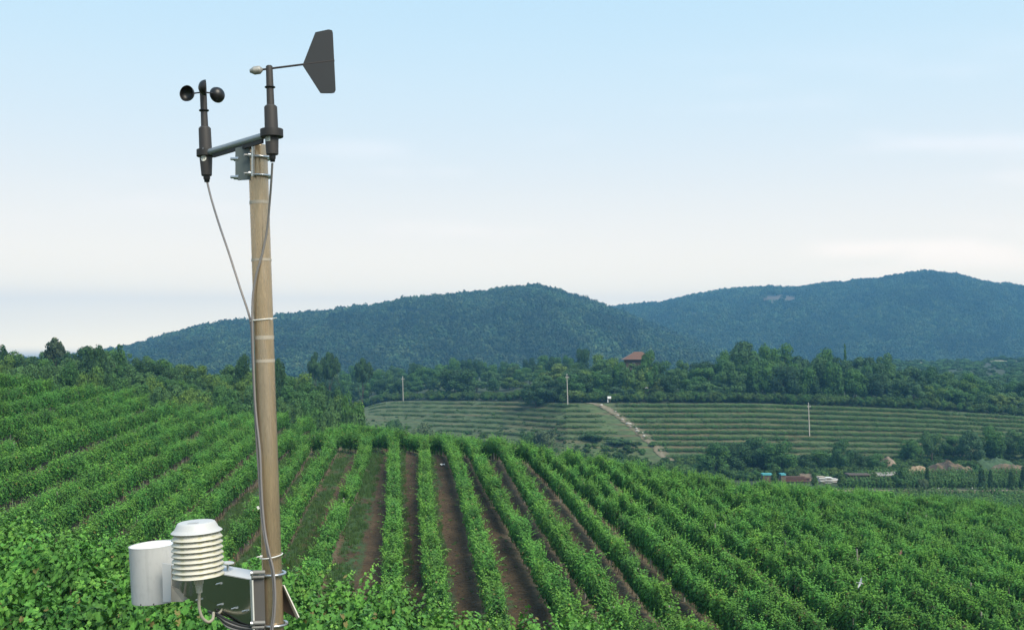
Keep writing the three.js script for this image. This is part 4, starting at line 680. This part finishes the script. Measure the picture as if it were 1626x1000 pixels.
{ // cables and ties
  const c1 = [[328, 287, 3.13], [334, 312, 3.12], [346, 352, 3.08], [363, 402, 3.03], [381, 458, 2.995], [394, 497, 2.985], [398, 515, 2.985], [400, 560, 2.985], [403, 625, 2.985], [407, 700, 2.98], [412, 775, 2.975], [414.5, 815, 2.97], [418, 845, 2.966], [425, 880, 2.962], [431, 905, 2.962], [434, 940, 2.962], [433, 975, 2.962], [429, 1004, 2.962], [425, 1050, 2.962]];
  const c2 = [[432, 259, 2.88], [430.5, 285, 2.9], [427.5, 325, 2.935], [423.5, 365, 2.955], [416, 403, 2.962], [407, 435, 2.966], [401.5, 465, 2.972], [400, 500, 2.976], [400.5, 530, 2.976], [402.5, 590, 2.976], [405.5, 650, 2.976], [412.5, 720, 2.968], [414.5, 770, 2.966], [417, 812, 2.964], [421, 848, 2.962], [427.5, 880, 2.957], [433.5, 905, 2.957], [436.5, 940, 2.957], [435.5, 975, 2.957], [431.5, 1004, 2.957], [427.5, 1050, 2.957]];
  const mk = (c, label) => { const o = shade(new THREE.Mesh(tube(c.map((q) => P(...q)), .0031, 160, 8), cableGrey)); o.name = numbered('cable'); scene.add(o); tag(o, label, 'cable'); };
  mk(c1, 'grey cable hanging free from the anemometer and running down the mast'); mk(c2, 'grey cable from the wind vane crossing the mast and running down it');
  const tieM = std(.72, .72, .69, .4);
  for (const [py, l0, r0, label, tl] of [[508, 3, 0, 'white cable tie around the upper mast', -4], [882, 4, 0, 'white cable tie around the lower mast above the clamp', -5]]) {
    const c = P(mastX(py) - (py < 600 ? 1.5 : 0), py, 3), pts = []; for (let k = 0; k < 40; k++) { const a = k / 40 * 6.2832, e = Math.cos(a) < 0 && py < 600 ? 1.14 : 1.0, R = .0305; pts.push(V3(c.x + Math.cos(a) * R * e, c.y - Math.cos(a) * tl / 2 * .0018, c.z + Math.sin(a) * (R + (Math.sin(a) > .3 && py > 600 ? .012 : .0)))); }
    const o = thing('cable_tie', label, 'cable tie'); const band = new THREE.TubeGeometry(new THREE.CatmullRomCurve3(pts, true), 90, .0018, 6, true); part('band', band, tieM, o);
    part('tail', py < 600 ? between(P(430, 506, 2.975), P(439, 504.5, 2.97), .0014, 6) : between(P(414, 883, 2.966), P(407, 884.5, 2.955), .0014, 6), tieM, o); part('lock', new THREE.BoxGeometry(.006, .005, .005).translate(...(py < 600 ? P(431, 506, 2.975) : P(414.5, 883, 2.968)).toArray()), tieM, o);
  }
  const scrap = shade(new THREE.Mesh(new THREE.BoxGeometry(.006, .009, .002).rotateZ(.5).translate(...P(409.5, 806, 2.97).toArray()), tieM)); scrap.name = 'tape_scrap'; scene.add(scrap); tag(scrap, 'tiny white scrap of tape stuck to the cables halfway down', 'tape');
}
const DG = 3.19, DS = 2.93;
const grime = dataTex(256, 128, (i, j, q) => { const x = Math.abs(i - 128) / 128, s = fbm(x * 9, j * .08, 4), f = 1 - .22 * sstep(.48, .75, s) - .06 * hash2(i, j); q[0] = .63 * f; q[1] = .60 * f; q[2] = .53 * f * f; });
creamPlastic.map = grime; creamPlastic.color.setRGB(1, 1, 1);
{ // rain gauge
  const o = thing('rain_gauge', 'white cylindrical rain gauge left of the louvred shield', 'rain gauge'), len = axial(o, [243.5, 864], [248.5, 953], DG), R = MM(37.6, DG);
  const dirt = dataTex(256, 256, (i, j, q) => { const x = Math.abs(i - 128) / 128, s = noise2(x * 30, j * .01) * .5 + fbm(x * 6, j * .03, 3) * .5, f = .93 + .12 * s - .16 * sstep(.55, .75, s) * (1 - j / 256) - .05 * sstep(.6, .8, noise2(i * .3, j * .3)); q[0] = .50 * f; q[1] = .505 * f; q[2] = .50 * f; });
  part('cylinder', new THREE.LatheGeometry([[R * .985, 0], [R, .002], [R, len - .004], [R * 1.01, len - .003], [R * 1.012, len], [R * .985, len], [R * .97, len - .004]].map(([x, y]) => new THREE.Vector2(x, y)), 64), new THREE.MeshPhysicalMaterial({ map: dirt, roughness: .45, side: THREE.DoubleSide }), o);
  part('funnel', new THREE.LatheGeometry([[R * .97, len - .003], [R * .93, len - .007], [.012, len - .035], [.008, len - .06]].map(([x, y]) => new THREE.Vector2(x, y)), 64), std(.80, .81, .83, .4), o);
  part('base', new THREE.CylinderGeometry(R * .985, R * .985, .004, 64).translate(0, .002, 0), std(.5, .49, .46), o);
  part('screw', new THREE.SphereGeometry(.0022, 8, 6).translate(-R * .34, .004, R * .94), std(.05, .04, .035, .5), o);
  part('screw', new THREE.SphereGeometry(.0022, 8, 6).translate(R * .2, .004, R * .985), std(.05, .04, .035, .5), o);
}
{ // louvred radiation shield
  const o = thing('radiation_shield', 'cream louvred sensor shield of stacked plates in front of the gauge', 'sensor shield'), len = axial(o, [311, 829], [316, 941], DS);
  part('cap', lathe([[-1, 0], [-1, 26], [0, 28.5], [3, 30.5], [9, 33.5], [11, 35.5], [14, 39.4], [15.2, 39.4], [14.8, 36], [12, 33]], DS, len, 64), whitePaint, o);
  const lab = std(.42, .43, .44, .6); part('label_plate', new THREE.BoxGeometry(MM(15, DS), .0012, MM(9, DS)).translate(.0, len + .0028, MM(17, DS)), lab, o);
  for (let k = 0; k < 8; k++) { const y = 15 + k * 8.35, g = k * .25; part('louvre', lathe([[y - 3, 20], [y - 1.5, 32 + g * .5], [y + 1.2, 33.6 + g * .5], [y + 6, 36.2 + g * .4], [y + 9.2, 39.2 + g * .35], [y + 10.4, 39.4 + g * .35], [y + 9.6, 36.5 + g * .3], [y + 6, 34], [y + 3, 31]], DS, len, 64), creamPlastic, o); }
  for (let k = 0; k < 3; k++) { const a = k * 2.094 + .5; part('spacer_rod', between(V3(Math.cos(a) * MM(24, DS), len - MM(84, DS), Math.sin(a) * MM(24, DS)), V3(Math.cos(a) * MM(24, DS), len - MM(8, DS), Math.sin(a) * MM(24, DS)), .003), creamPlastic, o); }
  part('gland_nut', new THREE.CylinderGeometry(MM(6.6, DS), MM(6.6, DS), MM(9, DS), 6).translate(0, len - MM(92, DS), 0), creamPlastic, o);
  part('gland', lathe([[80, 12], [88, 7.5], [96, 7.2], [98, 5.6], [100, 6], [102, 5.4], [110, 4.8], [111.5, 2]], DS, len, 24), creamPlastic, o);
  const mk = (c, r, mat, label) => { const m = shade(new THREE.Mesh(tube(c.map((q) => P(...q)), r, 70, 8), mat)); m.name = numbered('cable'); scene.add(m); tag(m, label, 'cable'); };
  mk([[316.2, 939, DS], [315.5, 952, 2.935], [316, 966, 2.94], [321, 981, 2.95], [330, 987.5, 2.97], [337, 983, 3.0], [338.5, 973, 3.03]], .0042, cableBeige, 'beige cable looping under the louvred shield');
  mk([[350.5, 915, 3.05], [352, 930, 3.045], [354.5, 945, 3.04], [356, 957, 3.04], [353, 967, 3.04], [347, 974, 3.04]], .0036, cableBeige, 'beige cable hanging against the reflecting plate right of the shield');
  for (let k = 0; k < 4; k++) mk([[330 + k * 3, 971 + k, 3.05], [345 + k * 2, 975 + k * 3, 3.03], [360, 984 + k * 3.5, 3.01], [380, 992 + k * 3, 2.99], [402 + k, 996 + k * 2.5, 2.965], [418 + k * 2, 1000 + k * 3, 2.955]], .0034, k % 2 ? cableGrey : std(.03, .03, .03, .5), ['upper dark cable of the bundle along the bottom of the plate', 'second cable of the bundle along the bottom of the plate', 'third dark cable of the bundle along the bottom of the plate', 'lowest cable of the bundle along the bottom of the plate'][k]);
}
{ // the sheet metal arm that carries gauge and shield
  const o = thing('mounting_arm', 'shiny sheet metal arm clamped low on the mast, carrying gauge and shield', 'bracket');
  const mirror = new THREE.MeshStandardMaterial({ color: new THREE.Color().setRGB(.40, .42, .40), metalness: 1, roughness: .16, side: THREE.DoubleSide }), pale = std(.62, .62, .64, .5), sheet = std(.56, .57, .58, .5);
  const quad = (pts, th, mat, name) => { // a plate through pixel points with their own depths
    const q = pts.map((p) => P(...p)), n = V3().crossVectors(q[1].clone().sub(q[0]), q[q.length - 1].clone().sub(q[0])).normalize().multiplyScalar(th / 2), g = new Geo(), f = q.map((p) => g.v(...p.clone().add(n).toArray())), b = q.map((p) => g.v(...p.clone().sub(n).toArray()));
    for (let k = 1; k + 1 < q.length; k++) { g.t(f[0], f[k], f[k + 1]); g.t(b[0], b[k + 1], b[k]); } for (let k = 0; k < q.length; k++) { const j = (k + 1) % q.length; g.t(f[k], b[k], f[j]); g.t(f[j], b[k], b[j]); } return part(name, g.build(), mat, o);
  };
  const dl = 3.16, dr = 2.975, D = (px) => lerp(dl, dr, (px - 268) / (400 - 268));
  quad([[268, 897, D(268)], [399, 921, D(399)], [401, 1012, D(401)], [364, 981, D(364)], [328, 967, D(328)], [299, 950, D(299)], [268, 930, D(268)]], .003, mirror, 'plate');
  quad([[268, 896.3, D(268)], [398.5, 920.3, D(398.5)], [398, 905.5, D(398) + .085], [300, 888, D(300) + .085]], .0025, sheet, 'top_flange');
  quad([[257, 893.5, 3.1], [271, 896.5, 3.1], [271, 955, 3.1], [258.5, 955.5, 3.1]], .003, sheet, 'end_flange');
  quad([[271, 930, 3.115], [284, 936, 3.12], [290, 943, 3.125], [299, 950, 3.13], [290, 955, 3.13], [271, 955.5, 3.115]], .003, std(.46, .43, .38, .6), 'gusset');
  { const g = new THREE.CylinderGeometry(MM(10, 3.06), MM(10, 3.06), .003, 28).rotateX(.0).rotateZ(-.035).translate(...P(361, 893.5, 3.06).toArray()); part('level_disc', g, whitePaint, o); part('disc_stem', between(P(361, 894, 3.06), P(361.5, 905, 3.06), .004), steel, o); }
  for (const [px, py] of [[346.5, 927], [348.5, 960], [371, 966], [388, 970], [314.5, 952]]) part('bolt', between(P(px - 3.4, py + 1, D(px) - .004), P(px + 3.4, py - 1, D(px) - .012), .0032, 8), steel, o);
  // channel that grips the mast
  const dk = std(.10, .095, .09, .6);
  quad([[397, 921, 2.972], [400.5, 921, 2.955], [403.5, 1010, 2.955], [400.5, 1010, 2.972]], .004, std(.6, .6, .56, .5), 'channel_edge');
  quad([[400, 913, 2.968], [419, 913, 2.972], [421.5, 1010, 2.972], [403, 1010, 2.968]], .006, dk, 'channel');
  for (const [py, w] of [[910, 0], [990, 0]]) {
    const c = P(mastX(py) + 1, py, 3), pts = []; for (let k = 0; k <= 30; k++) { const a = lerp(-2.6, 2.6, k / 30), R = .0345; pts.push(V3(c.x + Math.cos(a) * R, c.y + .0, c.z + Math.sin(a) * R)); }
    part('u_bolt', tube(pts, .0042, 70, 8), steel, o);
    part('clamp_jaw', mergeGeometries([between(P(400, py - 1, 2.95), P(420, py - 1.5, 2.962), .006, 8), between(P(399, py + 6, 2.955), P(419, py + 5.5, 2.965), .005, 8)]), std(.2, .2, .19, .5), o);
    part('nut', between(P(397, py, 2.95), P(401, py, 2.952), .008, 6), steel, o);
  }
  quad([[448, 929, 3.03], [450.5, 929, 3.0], [474.5, 980, 2.99], [471, 983, 3.03]], .003, std(.66, .62, .56, .5), 'brace_edge');
  quad([[446, 926, 3.035], [449, 929, 3.03], [472, 982, 3.03], [447, 968, 3.035]], .003, std(.09, .06, .045, .7), 'brace');
}
renderer.render(scene, camera);
